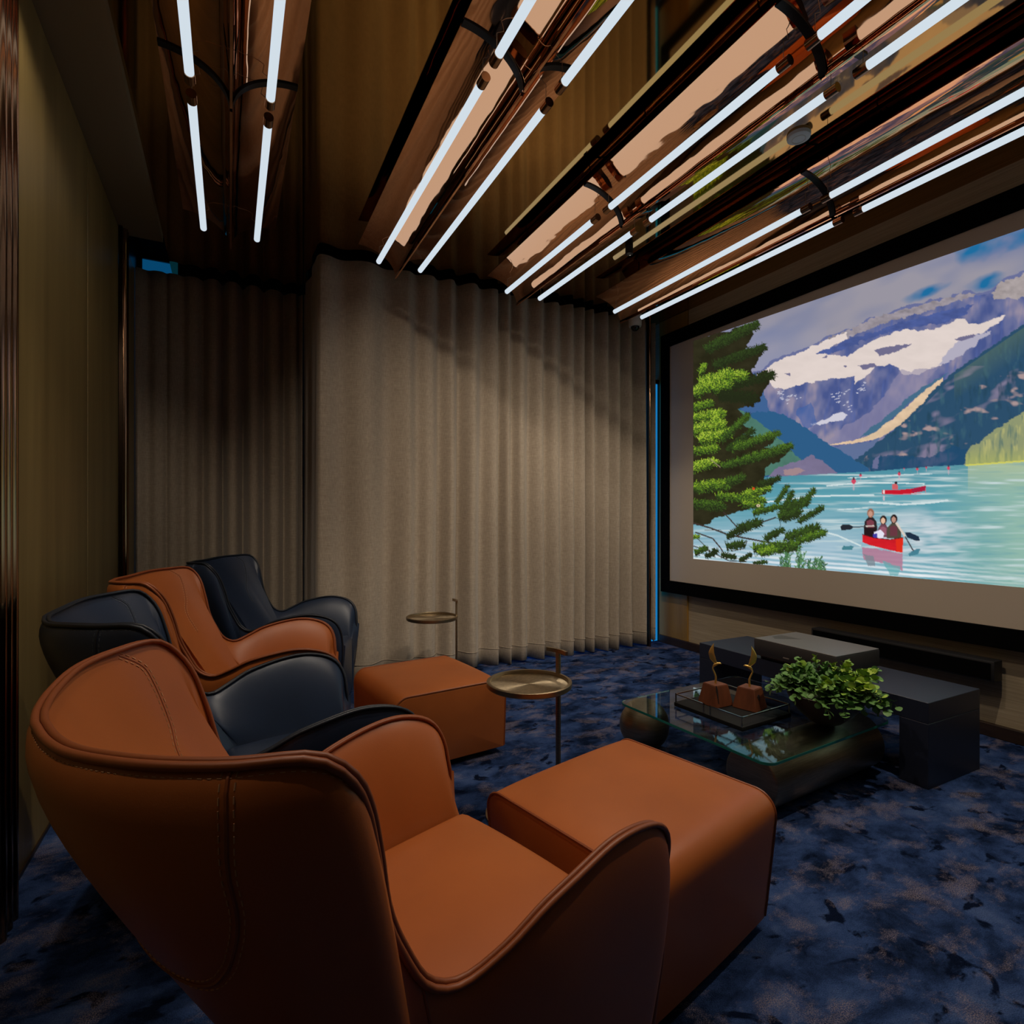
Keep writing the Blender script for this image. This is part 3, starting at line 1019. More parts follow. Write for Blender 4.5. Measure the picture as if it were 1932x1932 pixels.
obj('brass_ball', lathe([(SR * math.sin(a), SR - SR * math.cos(a)) for a in np.linspace(0, math.pi, 40)], 64), M_SPHERE, ct, loc=(bx, by, 0.0))
cx0, cy0 = tloc(1.985, 1.64)
CRD = 0.130
def hcyl(x0, x1, y, r):
    prof = [(x0 + 0.004, 0.0), (x0 + 0.004, r - 0.012), (x0 + 0.006, r - 0.006), (x0 + 0.012, r), (x1 - 0.012, r), (x1 - 0.004, r - 0.006), (x1, r - 0.012), (x1, 0)]
    V, Fc = lathe([(b, a) for a, b in prof], 64)
    return [(z, y + xx, r + yy + 0.001) for xx, yy, z in V], Fc
obj('metal_cylinder', hcyl(cx0, cx0 + 0.86, cy0, CRD), M_SPHERE, ct, angle=50)

GZ = TZ1
# tray
tr = tag(empty('serving_tray', (2.252, 1.975, GZ), TB), 'black tray with thin steel rails on the glass table', 'tray')
obj('slab', rbox(-0.185, 0.185, -0.205, 0.205, 0.0, 0.020, 0.003, 2), M_TRAY, tr)
RZ = 0.062
loops = [[(-0.178, 0.02, 0.02), (-0.178, 0.02, RZ), (-0.178, 0.198, RZ), (0.178, 0.198, RZ), (0.178, 0.02, RZ), (0.178, 0.02, 0.02)],
         [(-0.178, -0.02, 0.02), (-0.178, -0.02, RZ), (-0.178, -0.198, RZ), (0.178, -0.198, RZ), (0.178, -0.02, RZ), (0.178, -0.02, 0.02)]]
def bar(a, b, r=0.0028):
    a, b = Vector(a), Vector(b)
    d = (b - a).normalized()
    u = d.orthogonal().normalized() if abs(d.z) < 0.9 else Vector((1, 0, 0))
    if abs(d.z) < 0.9:
        u = Vector((0, 0, 1))
    w = d.cross(u)
    a = a - d * r; b = b + d * r
    V = []
    for p in (a, b):
        for s1, s2 in ((-1, -1), (1, -1), (1, 1), (-1, 1)):
            V.append(tuple(p + u * r * s1 + w * r * s2))
    return V, [(0, 1, 2, 3), (7, 6, 5, 4), (0, 4, 5, 1), (1, 5, 6, 2), (2, 6, 7, 3), (3, 7, 4, 0)]
for lp in loops:
    parts = [bar(a, b) for a, b in zip(lp[:-1], lp[1:])]
    obj('rail', join(*parts), M_CHROME, tr, smooth=False)
for p in ((-0.178, 0.198), (0.178, 0.198), (-0.178, -0.198), (0.178, -0.198)):
    obj('rail_post', bar((p[0], p[1], 0.02), (p[0], p[1], RZ)), M_CHROME, tr, smooth=False)

# bird sculptures on wooden blocks
def bird(x, y, deg, flip, label, plane=-48.0):
    e = tag(empty('bird_sculpture', (x, y, GZ + 0.0205), math.radians(deg)), label, 'sculpture', 'gold bird sculptures on the tray')
    b, t, h = 0.062, 0.043, 0.105
    V = [(-b, -b, 0), (b, -b, 0), (b, b, 0), (-b, b, 0), (-t, -t, h), (t, -t, h), (t, t, h), (-t, t, h)]
    bm = bmesh.new()
    vv = [bm.verts.new(p) for p in V]
    for q in [(0, 3, 2, 1), (4, 5, 6, 7), (0, 1, 5, 4), (1, 2, 6, 5), (2, 3, 7, 6), (3, 0, 4, 7)]:
        bm.faces.new([vv[i] for i in q])
    bmesh.ops.bevel(bm, geom=list(bm.edges), offset=0.003, segments=2, affect='EDGES')
    bm.verts.index_update()
    vf = ([tuple(q.co) for q in bm.verts], [tuple(q.index for q in fc.verts) for fc in bm.faces])
    bm.free()
    blk = obj('wood_block', vf, M_BLOCK, e)
    kx = -0.012 if flip else -0.040
    knot = [(kx + (0.012 if flip else 0.005) * math.cos(a) * (1 + 0.3 * math.sin(3 * a)), 0.064 + (0.014 if flip else 0.045) * math.sin(a)) for a in np.linspace(0, 2 * math.pi, 14, endpoint=False)]
    obj('knot_mark', ([(px, -b + (b - t) * pz / h - 0.0014, pz) for px, pz in knot] + [(px, -b + (b - t) * pz / h + 0.002, pz) for px, pz in knot],
        [tuple(range(14))] + [(i, (i + 1) % 14, 14 + (i + 1) % 14, 14 + i) for i in range(14)]), M_KNOT, blk, smooth=False)
    s = -1 if flip else 1
    turn = (0, 0, math.radians(plane - deg))
    stalk = spline([(0, 0, h - 0.004), (s * 0.002, 0, h + 0.03), (s * -0.004, 0, h + 0.052), (s * -0.012, 0, h + 0.072), (s * -0.010, 0, h + 0.084), (s * 0.004, 0, h + 0.098)], 26)
    rad = np.interp(np.linspace(0, 1, 26), [0, 0.3, 0.6, 0.8, 1], [0.0055, 0.0052, 0.0040, 0.0036, 0.0062])
    obj('tail_stalk', tube(stalk, rad, 10), M_GOLD, e, angle=70, rot=turn)
    body = spline([(s * -0.012, 0, h + 0.088), (s * 0.002, 0, h + 0.098), (s * 0.013, 0, h + 0.103), (s * 0.022, 0, h + 0.1035), (s * 0.030, 0, h + 0.101)], 20)
    rad = np.interp(np.linspace(0, 1, 20), [0, 0.25, 0.5, 0.68, 0.82, 1], [0.002, 0.0075, 0.0072, 0.0050, 0.0058, 0.0008])
    bb = obj('bird_body', tube(body, rad, 10), M_GOLD, e, angle=70, rot=turn)
    for yy in (-1, 1):
        # raised wing: leaf-shaped blade with thickness
        outline = spline([(s * 0.004, 0.001 * yy, h + 0.100), (s * -0.012, 0.003 * yy, h + 0.125), (s * -0.020, 0.005 * yy, h + 0.155), (s * -0.016, 0.004 * yy, h + 0.182), (s * -0.008, 0.002 * yy, h + 0.204)], 18)
        wd = np.interp(np.linspace(0, 1, 18), [0, 0.3, 0.6, 0.85, 1], [0.006, 0.016, 0.015, 0.007, 0.0008])
        rows_ = []
        for p, w_ in zip(outline, wd):
            rows_.append([p + np.array([s * w_ * math.cos(a) * 0.9, 0.0022 * math.sin(a) + 0.004 * yy * math.cos(a), w_ * 0.25 * math.cos(a)]) for a in np.linspace(0, 2 * math.pi, 10)])
        obj('wing', grid(np.array(rows_)), M_GOLD, bb, angle=70)
    return e
bird(2.225, 2.050, 0, False, 'gold bird sculpture on a wood block, nearer the curtain')
bird(2.335, 1.930, 14, True, 'gold bird sculpture on a wood block, nearer the potted plant')

# bowl with eucalyptus
pb = tag(empty('potted_plant', (2.535, 1.665, GZ)), 'bushy green eucalyptus plant in a dark bowl', 'plant')
obj('bowl', lathe([(0.0, 0.0), (0.055, 0.0), (0.070, 0.008), (0.118, 0.050), (0.158, 0.105), (0.170, 0.140), (0.165, 0.142), (0.152, 0.107), (0.112, 0.055), (0.0, 0.050)], 48), M_BOWL, pb, angle=60)
obj('soil', lathe([(0.0, 0.118), (0.155, 0.116)], 32), M_SOIL, pb)
lv = []
for t in np.linspace(0, 1, 6):
    w = 0.56 * math.sin(math.pi * min(1, 0.07 + t * 0.93)) ** 0.55
    lv.append([(t, -w, 0.06 * math.sin(math.pi * t) + 0.12 * w), (t, 0, 0.06 * math.sin(math.pi * t)), (t, w, 0.06 * math.sin(math.pi * t) + 0.12 * w)])
LEAF = mesh_of('leaf', *grid(np.array(lv)), angle=80)
LEAF.materials.append(M_LEAF)
lr = random.Random(4)
nleaf = 0
leaf_rest = []
for si in range(120):
    az = lr.uniform(0, 2 * math.pi)
    el = math.radians(lr.choice([lr.uniform(12, 45), lr.uniform(30, 80), lr.uniform(2, 30)]))
    L = lr.uniform(0.11, 0.175) * (1.0 if el < 0.8 else 0.85)
    r0 = lr.uniform(0.03, 0.12)
    a0 = Vector((r0 * math.cos(az), r0 * math.sin(az), 0.145))
    d = Vector((math.cos(az) * math.cos(el), math.sin(az) * math.cos(el), math.sin(el)))
    pts = [a0 + d * L * t + Vector((0, 0, 0.05 * t * (1 - t) - 0.045 * t * t * (1 if el < 0.6 else 0.3))) for t in np.linspace(0, 1, 7)]
    stem = obj('stem', tube([tuple(p) for p in pts], 0.0012, 5), M_STEM, pb)
    nl = lr.randint(6, 9)
    for j in range(nl):
        t = 0.22 + 0.78 * j / (nl - 1)
        k = min(int(t * 6), 5)
        p = pts[k].lerp(pts[k + 1], t * 6 - k)
        dirn = (pts[k + 1] - pts[k]).normalized()
        sd = dirn.cross(Vector((0, 0, 1)))
        if sd.length < 1e-3:
            sd = Vector((1, 0, 0))
        sd.normalize()
        upv = sd.cross(dirn)
        for s in (-1, 1):
            roll = lr.uniform(-0.7, 0.7) + (j % 2) * 1.2
            out = (sd * math.cos(roll) + upv * math.sin(roll)) * s
            ax = (out * 0.85 + dirn * lr.uniform(0.35, 0.9)).normalized()
            nz = (Vector((0, 0, 1)) * 0.8 + Vector((lr.uniform(-.5, .5), lr.uniform(-.5, .5), lr.uniform(-.3, .3))))
            wv = nz.cross(ax)
            if wv.length < 1e-3:
                continue
            wv.normalize()
            nz = ax.cross(wv)
            sz = lr.uniform(0.028, 0.044) * (1.05 - 0.35 * t)
            leaf_rest.append((p, ax, wv, nz, sz, stem))
lr.shuffle(leaf_rest)
from mathutils import Matrix
leaf_rest.sort(key=lambda q: -(q[0].z + 0.3 * (-q[0].y)))
for i, (p, ax, wv, nz, sz, stem) in enumerate(leaf_rest[:300]):
    o = bpy.data.objects.new('leaf', LEAF)
    COL.objects.link(o)
    o.parent = stem
    m3 = Matrix(((ax.x, wv.x, nz.x), (ax.y, wv.y, nz.y), (ax.z, wv.z, nz.z)))
    o.matrix_local = Matrix.Translation(p) @ (m3 * sz).to_4x4()
rest_parts = []
for p, ax, wv, nz, sz, stem in leaf_rest[300:]:
    rest_parts.append(([tuple(p + (ax * q.co.x + wv * q.co.y + nz * q.co.z) * sz) for q in LEAF.vertices], [tuple(f.vertices) for f in LEAF.polygons]))
if rest_parts:
    lo = obj('leaves', join(*rest_parts), M_LEAF, pb, angle=80)
    lo['kind'] = 'stuff'

# ------------------------------------------------------------------ console, projector, sound bar
cn = tag(empty('console_table', (3.095, 2.08, 0)), 'low navy bridge console table under the screen', 'console table')
cw, cl, ch = 0.235, 0.695, 0.400
obj('top', rbox(-cw, cw, -cl, cl, ch - 0.098, ch, 0.002, 1), M_CONSOLE, cn, smooth=False)
obj('leg', rbox(-cw, cw, -cl, -cl + 0.125, 0, ch - 0.0985, 0.002, 1), M_CONSOLE, cn, smooth=False)
obj('leg', rbox(-cw, cw, cl - 0.125, cl, 0, ch - 0.0985, 0.002, 1), M_CONSOLE, cn, smooth=False)

pj = tag(empty('projector', (3.045, 2.068, ch)), 'flat grey short-throw projector on the navy console', 'projector')
hs = obj('housing', rbox(-0.195, 0.195, -0.257, 0.257, 0.022, 0.114, 0.003, 2), M_CHARCOAL, pj)
tp = obj('top_plate', rbox(-0.193, 0.193, -0.255, 0.255, 0.1145, 0.121, 0.002, 1), M_GREYTOP, pj, smooth=False)
obj('lens_window', ([(0.02, 0.10, 0.1214), (0.02, 0.23, 0.1214), (-0.06, 0.235, 0.1214), (-0.11, 0.18, 0.1214)] + [(0.02, 0.10, 0.119), (0.02, 0.23, 0.119), (-0.06, 0.235, 0.119), (-0.11, 0.18, 0.119)],
    [(0, 1, 2, 3), (7, 6, 5, 4), (0, 4, 5, 1), (1, 5, 6, 2), (2, 6, 7, 3), (3, 7, 4, 0)]), M_GREYDARK, tp, smooth=False)
obj('base', rbox(-0.165, 0.175, -0.235, 0.235, 0.0, 0.021, 0.003, 1), M_BLACK, pj, smooth=False)
obj('front_trim', box(-0.1965, -0.1955, -0.25, 0.25, 0.022, 0.026), M_BRONZE, hs, smooth=False)
obj('maker_mark', box(-0.1965, -0.1952, 0.020, 0.058, 0.041, 0.047), M_LOGO, hs, smooth=False)

sb = tag(empty('sound_bar', (3.83, 2.04, 0.34)), 'long black sound bar on the wall below the screen', 'sound bar')
sbb = obj('body', rbox(-0.065, 0.03, -0.54, 0.54, 0.0, 0.115, 0.006, 2), M_BLACK, sb)
obj('grille', rbox(-0.069, -0.065, -0.525, 0.525, 0.012, 0.103, 0.002, 1), M_VELVET, sbb, smooth=False)
obj('bracket', box(0.03, 0.069, -0.4, -0.36, 0.03, 0.09), M_BLACK, sb, smooth=False)
obj('bracket', box(0.03, 0.069, 0.36, 0.4, 0.03, 0.09), M_BLACK, sb, smooth=False)

# ceiling camera and smoke detector
cc = tag(empty('security_camera', (3.36, 4.05, 0)), 'white dome security camera under the ceiling by the curtain', 'camera')
obj('housing', lathe([(0.0, CEIL), (0.058, CEIL), (0.060, 3.10), (0.060, 3.05), (0.056, 3.035), (0.0, 3.035)], 32), M_WHITE, cc, angle=50)
obj('dome', lathe([(0.040 * math.cos(a), 3.034 - 0.040 * math.sin(a)) for a in np.linspace(0, math.pi / 2, 14)], 32), M_BLACKGLOSS, cc)
sd_ = tag(empty('smoke_detector', (2.626, 1.868, 0)), 'round pale smoke detector on the ceiling between two light rows', 'smoke detector')
obj('disc', lathe([(0.0, CEIL - 0.022), (0.045, CEIL - 0.022), (0.055, CEIL - 0.016), (0.057, CEIL - 0.006), (0.057, CEIL), (0, CEIL)], 36), M_GREYDISC, sd_, angle=40)
obj('vent_ring', lathe([(0.030, CEIL - 0.0235), (0.034, CEIL - 0.0235), (0.034, CEIL - 0.0215), (0.030, CEIL - 0.0215), (0.030, CEIL - 0.0235)], 36), M_WHITE, sd_, angle=30)

# ------------------------------------------------------------------ projection screen and its picture
XS = 3.848
scr = tag(empty('projection_screen', (XS, 0, 0)), 'large black-framed projection screen showing a mountain lake', 'screen')
S_Y0, S_Y1, S_Z0, S_Z1 = -0.10, 4.225, 0.522, 3.066
I_Y0, I_Y1, I_Z0, I_Z1 = 0.02, 4.115, 0.640, 2.935
obj('screen_fabric', box(-0.0015, 0.012, I_Y0 - 0.02, I_Y1 + 0.02, I_Z0 - 0.02, I_Z1 + 0.02), M_SCREEN, scr, smooth=False)
for q in ((S_Y0, S_Y1, I_Z1, S_Z1), (S_Y0, S_Y1, S_Z0, I_Z0), (S_Y0, I_Y0, I_Z0, I_Z1), (I_Y1, S_Y1, I_Z0, I_Z1)):
    obj('frame_bar', rbox(-0.022, 0.045, q[0], q[1], q[2], q[3], 0.004, 1), M_VELVET, scr, smooth=False)
# The picture on the screen is painted in code on a raster whose axes are the sight-plane
# coordinates (px, py) in which the motif was traced, then carried onto the flat screen as point colours.
def plane_to_px(Y, Z):
    d = XS * math.sin(YAW) + Y * math.cos(YAW)
    return PCX + FOC * (XS * math.cos(YAW) - Y * math.sin(YAW)) / d, HOR - FOC * (Z - EYE) / d

class Canvas:
    X0 = 1290
    def __init__(s):
        s.gx = np.concatenate([np.arange(1290, 1960, 1.0), np.arange(1960, 2740, 6.0)]).astype(np.float32)   # coarser past the canoe side
        s.gy = np.concatenate([np.arange(90, 400, 5.0), np.arange(400, 1132, 1.0), np.arange(1132, 1220, 4.0)]).astype(np.float32)
        s.W, s.Hh = len(s.gx), len(s.gy)
        s.a = np.zeros((s.Hh, s.W, 3), np.float32)
        s.xx, s.yy = np.meshgrid(s.gx, s.gy)
    def poly(s, pts, col, jit=0.0, alpha=1.0, sc=14, seed=0, var=0.0, vsc=(20, 20)):
        pts = np.array(pts, float)
        m = 12 + jit
        x0, x1 = np.searchsorted(s.gx, (pts[:, 0].min() - m, pts[:, 0].max() + m))
        y0, y1 = np.searchsorted(s.gy, (pts[:, 1].min() - m, pts[:, 1].max() + m))
        if x1 <= x0 or y1 <= y0:
            return
        X = s.xx[y0:y1, x0:x1].copy(); Y = s.yy[y0:y1, x0:x1].copy()
        if jit:
            X += jit * (fbm(X, Y, sc, sc, seed) - 0.5) * 2
            Y += jit * (fbm(X, Y, sc, sc, seed + 50) - 0.5) * 2
        ins = np.zeros(X.shape, bool)
        n = len(pts)
        for i in range(n):
            (xa, ya), (xb, yb) = pts[i], pts[(i + 1) % n]
            if ya == yb:
                continue
            c = ((ya > Y) != (yb > Y)) & (X < (xb - xa) * (Y - ya) / (yb - ya) + xa)
            ins ^= c
        c = np.array(lin(col), np.float32)[None, None]
        if var:
            nz = fbm(s.xx[y0:y1, x0:x1], s.yy[y0:y1, x0:x1], vsc[0], vsc[1], seed + 99)
            c = c * (1 + var * (nz[..., None] - 0.5) * 2)
        w = (ins * alpha)[..., None].astype(np.float32)
        s.a[y0:y1, x0:x1] = s.a[y0:y1, x0:x1] * (1 - w) + c * w
    def strokes(s, x, y, dx, dy, L, cols, width=1):
        st = 16
        for k in range(st + 1):
            t = k / st
            px = x + dx * L * t; py = y + dy * L * t
            for ox in range(width):
                ix = np.searchsorted(s.gx, px + ox * 0.7); iy = np.searchsorted(s.gy, py + ox * 0.3)
                ok = (ix < s.W) & (iy < s.Hh) & (px > s.X0)
                s.a[iy[ok], ix[ok]] = cols[ok]
    def line(s, pts, col, w=1.5):
        pts = np.array(pts, float)
        for (xa, ya), (xb, yb) in zip(pts[:-1], pts[1:]):
            d = np.array([xb - xa, yb - ya]); l = np.hypot(*d) + 1e-6
            n = np.array([-d[1], d[0]]) / l * w / 2
            s.poly([(xa + n[0], ya + n[1]), (xb + n[0], yb + n[1]), (xb - n[0], yb - n[1]), (xa - n[0], ya - n[1])], col)
    def ell(s, cx, cy_, rx, ry, col, **k):
        s.poly([(cx + rx * math.cos(a), cy_ + ry * math.sin(a)) for a in np.linspace(0, 2 * math.pi, 18, endpoint=False)], col, **k)

def lin(c):
    return srgb(*c)[:3]

_grids = {}
def vnoise(X, Y, sx, sy, seed):
    if seed not in _grids:
        _grids[seed] = np.random.default_rng(seed + 1000).random((128, 128)).astype(np.float32)
    g = _grids[seed]
    u = X / sx + 37.3; v = Y / sy + 11.7
    i = np.floor(u).astype(int); j = np.floor(v).astype(int)
    fu = u - i; fv = v - j
    fu = fu * fu * (3 - 2 * fu); fv = fv * fv * (3 - 2 * fv)
    i0, i1, j0, j1 = i % 128, (i + 1) % 128, j % 128, (j + 1) % 128
    return (g[j0, i0] * (1 - fu) + g[j0, i1] * fu) * (1 - fv) + (g[j1, i0] * (1 - fu) + g[j1, i1] * fu) * fv

def fbm(X, Y, sx, sy, seed, o=3):
    t = 0; a = 0.5; tot = 0
    for k in range(o):
        t = t + a * vnoise(X, Y, sx / 2 ** k, sy / 2 ** k, seed + k * 7)
        tot += a; a *= 0.55
    return t / tot

def paint():
    c = Canvas()
    X, Y = c.xx, c.yy
    def lay(mask, col):
        m = np.clip(mask, 0, 1)[..., None]
        c.a[:] = c.a * (1 - m) + np.array(col, np.float32) * m
    # sky with cloud
    ridge_x = [1290, 1400, 1432, 1462, 1480, 1510, 1545, 1600, 1640, 1665, 1720, 1780, 1830, 1845, 1870, 1885, 1932, 2100, 2400, 2750]
    ridge_y = [760, 705, 700, 676, 670, 662, 643, 622, 600, 595, 575, 563, 548, 552, 547, 530, 512, 470, 420, 350]
    base = np.array(lin((128, 132, 158)), np.float32)
    c.a[:] = base
    Yr = Y + (X - 1600) * 0.36
    cl = fbm(X, Yr, 150, 60, 3)
    lay((cl - 0.48) * 4, lin((152, 148, 160)))
    lay((0.46 - cl) * 5, lin((108, 120, 158)))
    for bx_, by_, rx, ry in ((1858, 462, 75, 30), (1932, 440, 60, 24), (1855, 534, 42, 16), (1745, 553, 45, 10), (2200, 330, 140, 70), (2450, 420, 100, 50)):
        d = ((X - bx_) / rx) ** 2 + ((Yr - (by_ + (bx_ - 1600) * 0.36)) / ry) ** 2
        n = fbm(X, Yr, 40, 25, 8)
        lay((1.2 - d - (n - 0.5) * 2.4) * 0.62, lin((30, 108, 158)))
    lay(np.clip((Y - 600) / 160, 0, 1) * (X < 1560), lin((150, 152, 178)))
    # far mountain rock
    ridge = list(zip(ridge_x, ridge_y))
    c.poly(ridge + [(2750, 980), (1290, 980)], (104, 110, 152), jit=5, sc=16, seed=20)
    rk = fbm(X, Y + X * 0.3, 22, 40, 31)
    st = fbm(X * 1.0 + Y * 0.12, Y, 7, 60, 33)
    below = (Y > np.interp(X, ridge_x, ridge_y) + 6)
    lay(below * (rk - 0.52) * 5 * 0.8, lin((150, 140, 160)))
    lay(below * (0.48 - rk) * 6 * 0.8, lin((72, 86, 140)))
    lay(below * (st - 0.60) * 5 * 0.6, lin((84, 100, 160)))
    # lit upper band of rock along the ridge
    c.poly([(1545, 646), (1600, 625), (1640, 603), (1720, 580), (1830, 551), (1842, 556), (1760, 585), (1660, 612), (1600, 640), (1550, 660)], (150, 142, 150), jit=5, sc=9, seed=40, var=0.35, vsc=(12, 8))
    c.poly([(1870, 552), (1890, 533), (1932, 516), (2100, 476), (2400, 430), (2400, 470), (2100, 520), (1932, 560), (1880, 566)], (168, 158, 158), jit=6, sc=10, seed=41, var=0.3, vsc=(14, 9))
    c.poly([(1520, 672), (1600, 642), (1700, 606), (1800, 583), (1840, 575), (1820, 596), (1780, 610), (1700, 620), (1640, 640), (1560, 672)], (74, 90, 148), jit=6, sc=10, seed=42, var=0.25, vsc=(16, 8))
    # snow fields
    SNOW = (222, 208, 202)
    c.poly([(1415, 712), (1440, 700), (1470, 678), (1500, 672), (1540, 650), (1600, 628), (1600, 640), (1540, 668), (1600, 672), (1650, 640), (1700, 622), (1760, 622), (1820, 600), (1828, 612), (1850, 610), (1897, 594), (1890, 606), (1850, 630), (1800, 668), (1772, 690), (1735, 706), (1705, 706), (1690, 690), (1655, 690), (1625, 716), (1610, 728), (1615, 708), (1560, 716), (1520, 722), (1482, 736), (1458, 732), (1452, 722), (1425, 714)], SNOW, jit=5, sc=12, seed=44, var=0.06, vsc=(30, 12))
    c.poly([(1800, 650), (1840, 632), (1870, 625), (1812, 672), (1770, 690)], (176, 172, 190), jit=5, sc=10, seed=45)
    for pts in ([(1650, 660), (1690, 652), (1722, 648), (1690, 664), (1660, 672)], [(1618, 690), (1650, 684), (1655, 692), (1630, 698)], [(1800, 640), (1835, 630), (1842, 634), (1812, 644)], [(1550, 676), (1562, 668), (1560, 676)], [(1480, 706), (1490, 704), (1492, 710)], [(1590, 692), (1600, 690), (1596, 694)]):
        c.poly(pts, (112, 108, 140), jit=2.5, sc=6, seed=46)
    # small snow streaks on the face
    r = np.random.default_rng(5)
    n = 60
    cx_ = r.choice([1475, 1492, 1575, 1590, 1600, 1625], n); cy2 = {1475: 742, 1492: 752, 1575: 755, 1590: 742, 1600: 765, 1625: 730}
    x = cx_ + r.normal(0, 7, n); y = np.array([cy2[int(q)] for q in cx_]) + r.normal(0, 6, n)
    c.strokes(x, y, np.ones(n), np.full(n, -0.4), r.uniform(1.5, 5, n), np.tile(np.array(lin((205, 205, 220)), np.float32), (n, 1)))
    c.poly([(1530, 800), (1560, 790), (1590, 776), (1600, 784), (1590, 793), (1555, 800), (1532, 802)], (205, 202, 215), jit=3, sc=8, seed=47)
    c.poly([(1700, 700), (1770, 690), (1700, 775), (1620, 830), (1560, 838), (1580, 810), (1640, 780)], (140, 134, 164), jit=8, sc=20, seed=48, alpha=0.6)
    c.poly([(1500, 775), (1530, 760), (1540, 800), (1520, 812)], (62, 96, 160), jit=5, sc=12, seed=49, alpha=0.7)
    # green-blue wooded skirt and sunlit talus
    c.poly([(1620, 826), (1680, 780), (1740, 730), (1790, 702), (1770, 722), (1700, 776), (1660, 812)], (70, 108, 136), jit=5, sc=12, seed=50)
    c.poly([(1560, 842), (1612, 831), (1650, 817), (1690, 786), (1730, 750), (1778, 712), (1780, 722), (1745, 762), (1705, 800), (1660, 826), (1612, 837)], (218, 190, 158), jit=3, sc=10, seed=51, var=0.16, vsc=(14, 8))
    c.poly([(1560, 846), (1640, 834), (1660, 826), (1640, 862), (1600, 880), (1560, 860)], (96, 112, 150), jit=4, sc=12, seed=52)
    # near wooded mountain
    c.poly([(1590, 896), (1620, 862), (1660, 832), (1690, 808), (1730, 772), (1760, 738), (1800, 702), (1850, 668), (1932, 612), (2100, 520), (2300, 450), (2750, 330), (2750, 920), (1932, 880), (1640, 896)], (44, 78, 106), jit=3.5, sc=7, seed=53)
    inside = (Y > np.interp(X, [1590, 1660, 1730, 1800, 1932, 2300, 2750], [896, 832, 772, 702, 612, 450, 330]) + 6)
    f1 = fbm(X, Y + 0.35 * X, 60, 26, 61)
    lay(inside * (f1 - 0.54) * 9 * (Y > 690) * 0.85, lin((126, 120, 146)))
    lay(inside * (fbm(X, Y, 30, 16, 64) - 0.66) * 9 * (Y > 700), lin((168, 146, 146)))
    lay(inside * (fbm(X, Y, 9, 26, 65) - 0.58) * 6 * 0.7, lin((38, 70, 92)))
    lay(inside * (0.40 - fbm(X, Y, 9, 30, 66)) * 6 * 0.5, lin((66, 104, 116)))
    lay(inside * np.clip(1 - (Y - np.interp(X, [1780, 1932, 2300, 2750], [712, 612, 450, 330])) / 60, 0, 1) * (X > 1800) * 0.6, lin((88, 112, 96)))
    c.poly([(1640, 880), (1660, 860), (1760, 862), (1800, 840), (1826, 850), (1822, 884), (1640, 892)], (32, 74, 110), jit=4, sc=6, seed=54, alpha=0.8)
    c.poly([(1648, 868), (1660, 858), (1656, 884), (1646, 884)], (104, 110, 146), jit=2, sc=6, seed=55)
    # sunlit wood
    c.poly([(1820, 876), (1822, 856), (1832, 842), (1850, 834), (1870, 816), (1896, 800), (1932, 776), (2100, 690), (2750, 420), (2750, 890), (1932, 872), (1822, 878)], (142, 150, 112), jit=3.5, sc=6, seed=56)
    ins2 = (Y > np.interp(X, [1820, 1850, 1932, 2100, 2750], [860, 838, 782, 694, 424])) & (X > 1822)
    lay(ins2 * (fbm(X, Y, 5, 26, 67) - 0.52) * 6, lin((172, 172, 116)))
    lay(ins2 * (0.46 - fbm(X, Y, 5, 26, 68)) * 6, lin((104, 124, 108)))
    lay(ins2 * np.clip((Y - 840) / 60, 0, 0.5), lin((176, 182, 96)))
    # left hills
    c.poly([(1390, 764), (1440, 760), (1452, 776), (1478, 782), (1520, 806), (1560, 836), (1600, 858), (1640, 884), (1640, 898), (1390, 902)], (46, 92, 134), jit=3, sc=6, seed=57)
    c.poly([(1395, 700), (1425, 705), (1442, 740), (1452, 776), (1400, 780)], (64, 98, 146), jit=4, sc=9, seed=58)
    c.poly([(1385, 770), (1412, 780), (1445, 806), (1480, 836), (1512, 868), (1530, 892), (1385, 902)], (78, 122, 108), jit=3, sc=8, seed=59, var=0.2, vsc=(18, 18))
    c.poly([(1450, 900), (1462, 886), (1495, 872), (1516, 868), (1530, 858), (1555, 872), (1580, 891), (1575, 896)], (120, 112, 142), jit=3, sc=8, seed=60, var=0.15)
    c.poly([(1478, 886), (1510, 882), (1520, 888), (1500, 896), (1482, 896)], (168, 138, 136), jit=3, sc=7, seed=62, alpha=0.8)
    # lake
    sx = [1290, 1450, 1580, 1650, 1760, 1820, 1932, 2200, 2750]
    sy = [910, 900, 893, 889, 880, 877, 871, 856, 826]
    shore = np.interp(X, sx, sy)
    wm = (Y > shore).astype(np.float32)
    dep = Y - shore
    lay(wm, lin((92, 158, 172)))
    lay(wm * np.clip((X - 1760) / 160, 0, 1) * 0.85, lin((150, 186, 168)))
    lay(wm * np.clip(1 - dep / 40, 0, 1) * (X < 1830) * 0.55, lin((62, 128, 148)))
    lay(wm * np.clip(1 - dep / 60, 0, 1) * (X > 1826) * 0.7, lin((178, 190, 148)))
    lay(wm * np.clip((dep - 50) / 80, 0, 1) * np.clip((1760 - X) / 240, 0, 0.8), lin((172, 196, 212)))
    wn = fbm(X, Y, 90, 5, 71)
    lay(wm * (wn - 0.56) * 6 * 0.6, lin((196, 214, 216)))
    lay(wm * (0.42 - wn) * 5 * 0.4, lin((84, 148, 166)))
    gl = fbm(X, Y, 60, 9, 73)
    spark = np.clip(1 - ((X - 1735) / 120) ** 2 - ((Y - 1015) / 62) ** 2, 0, 1)
    lay(wm * spark * np.clip((gl - 0.36) * 3.2, 0, 1) * 0.9, lin((214, 220, 226)))
    low = np.clip((Y - (1030 + (X - 1500) * 0.045)) / 45, 0, 1) * np.clip((1900 - X) / 160, 0.25, 1)
    bands = np.sin((Y - (X - 1500) * 0.09) * 0.75 + 3 * fbm(X, Y, 70, 10, 75))
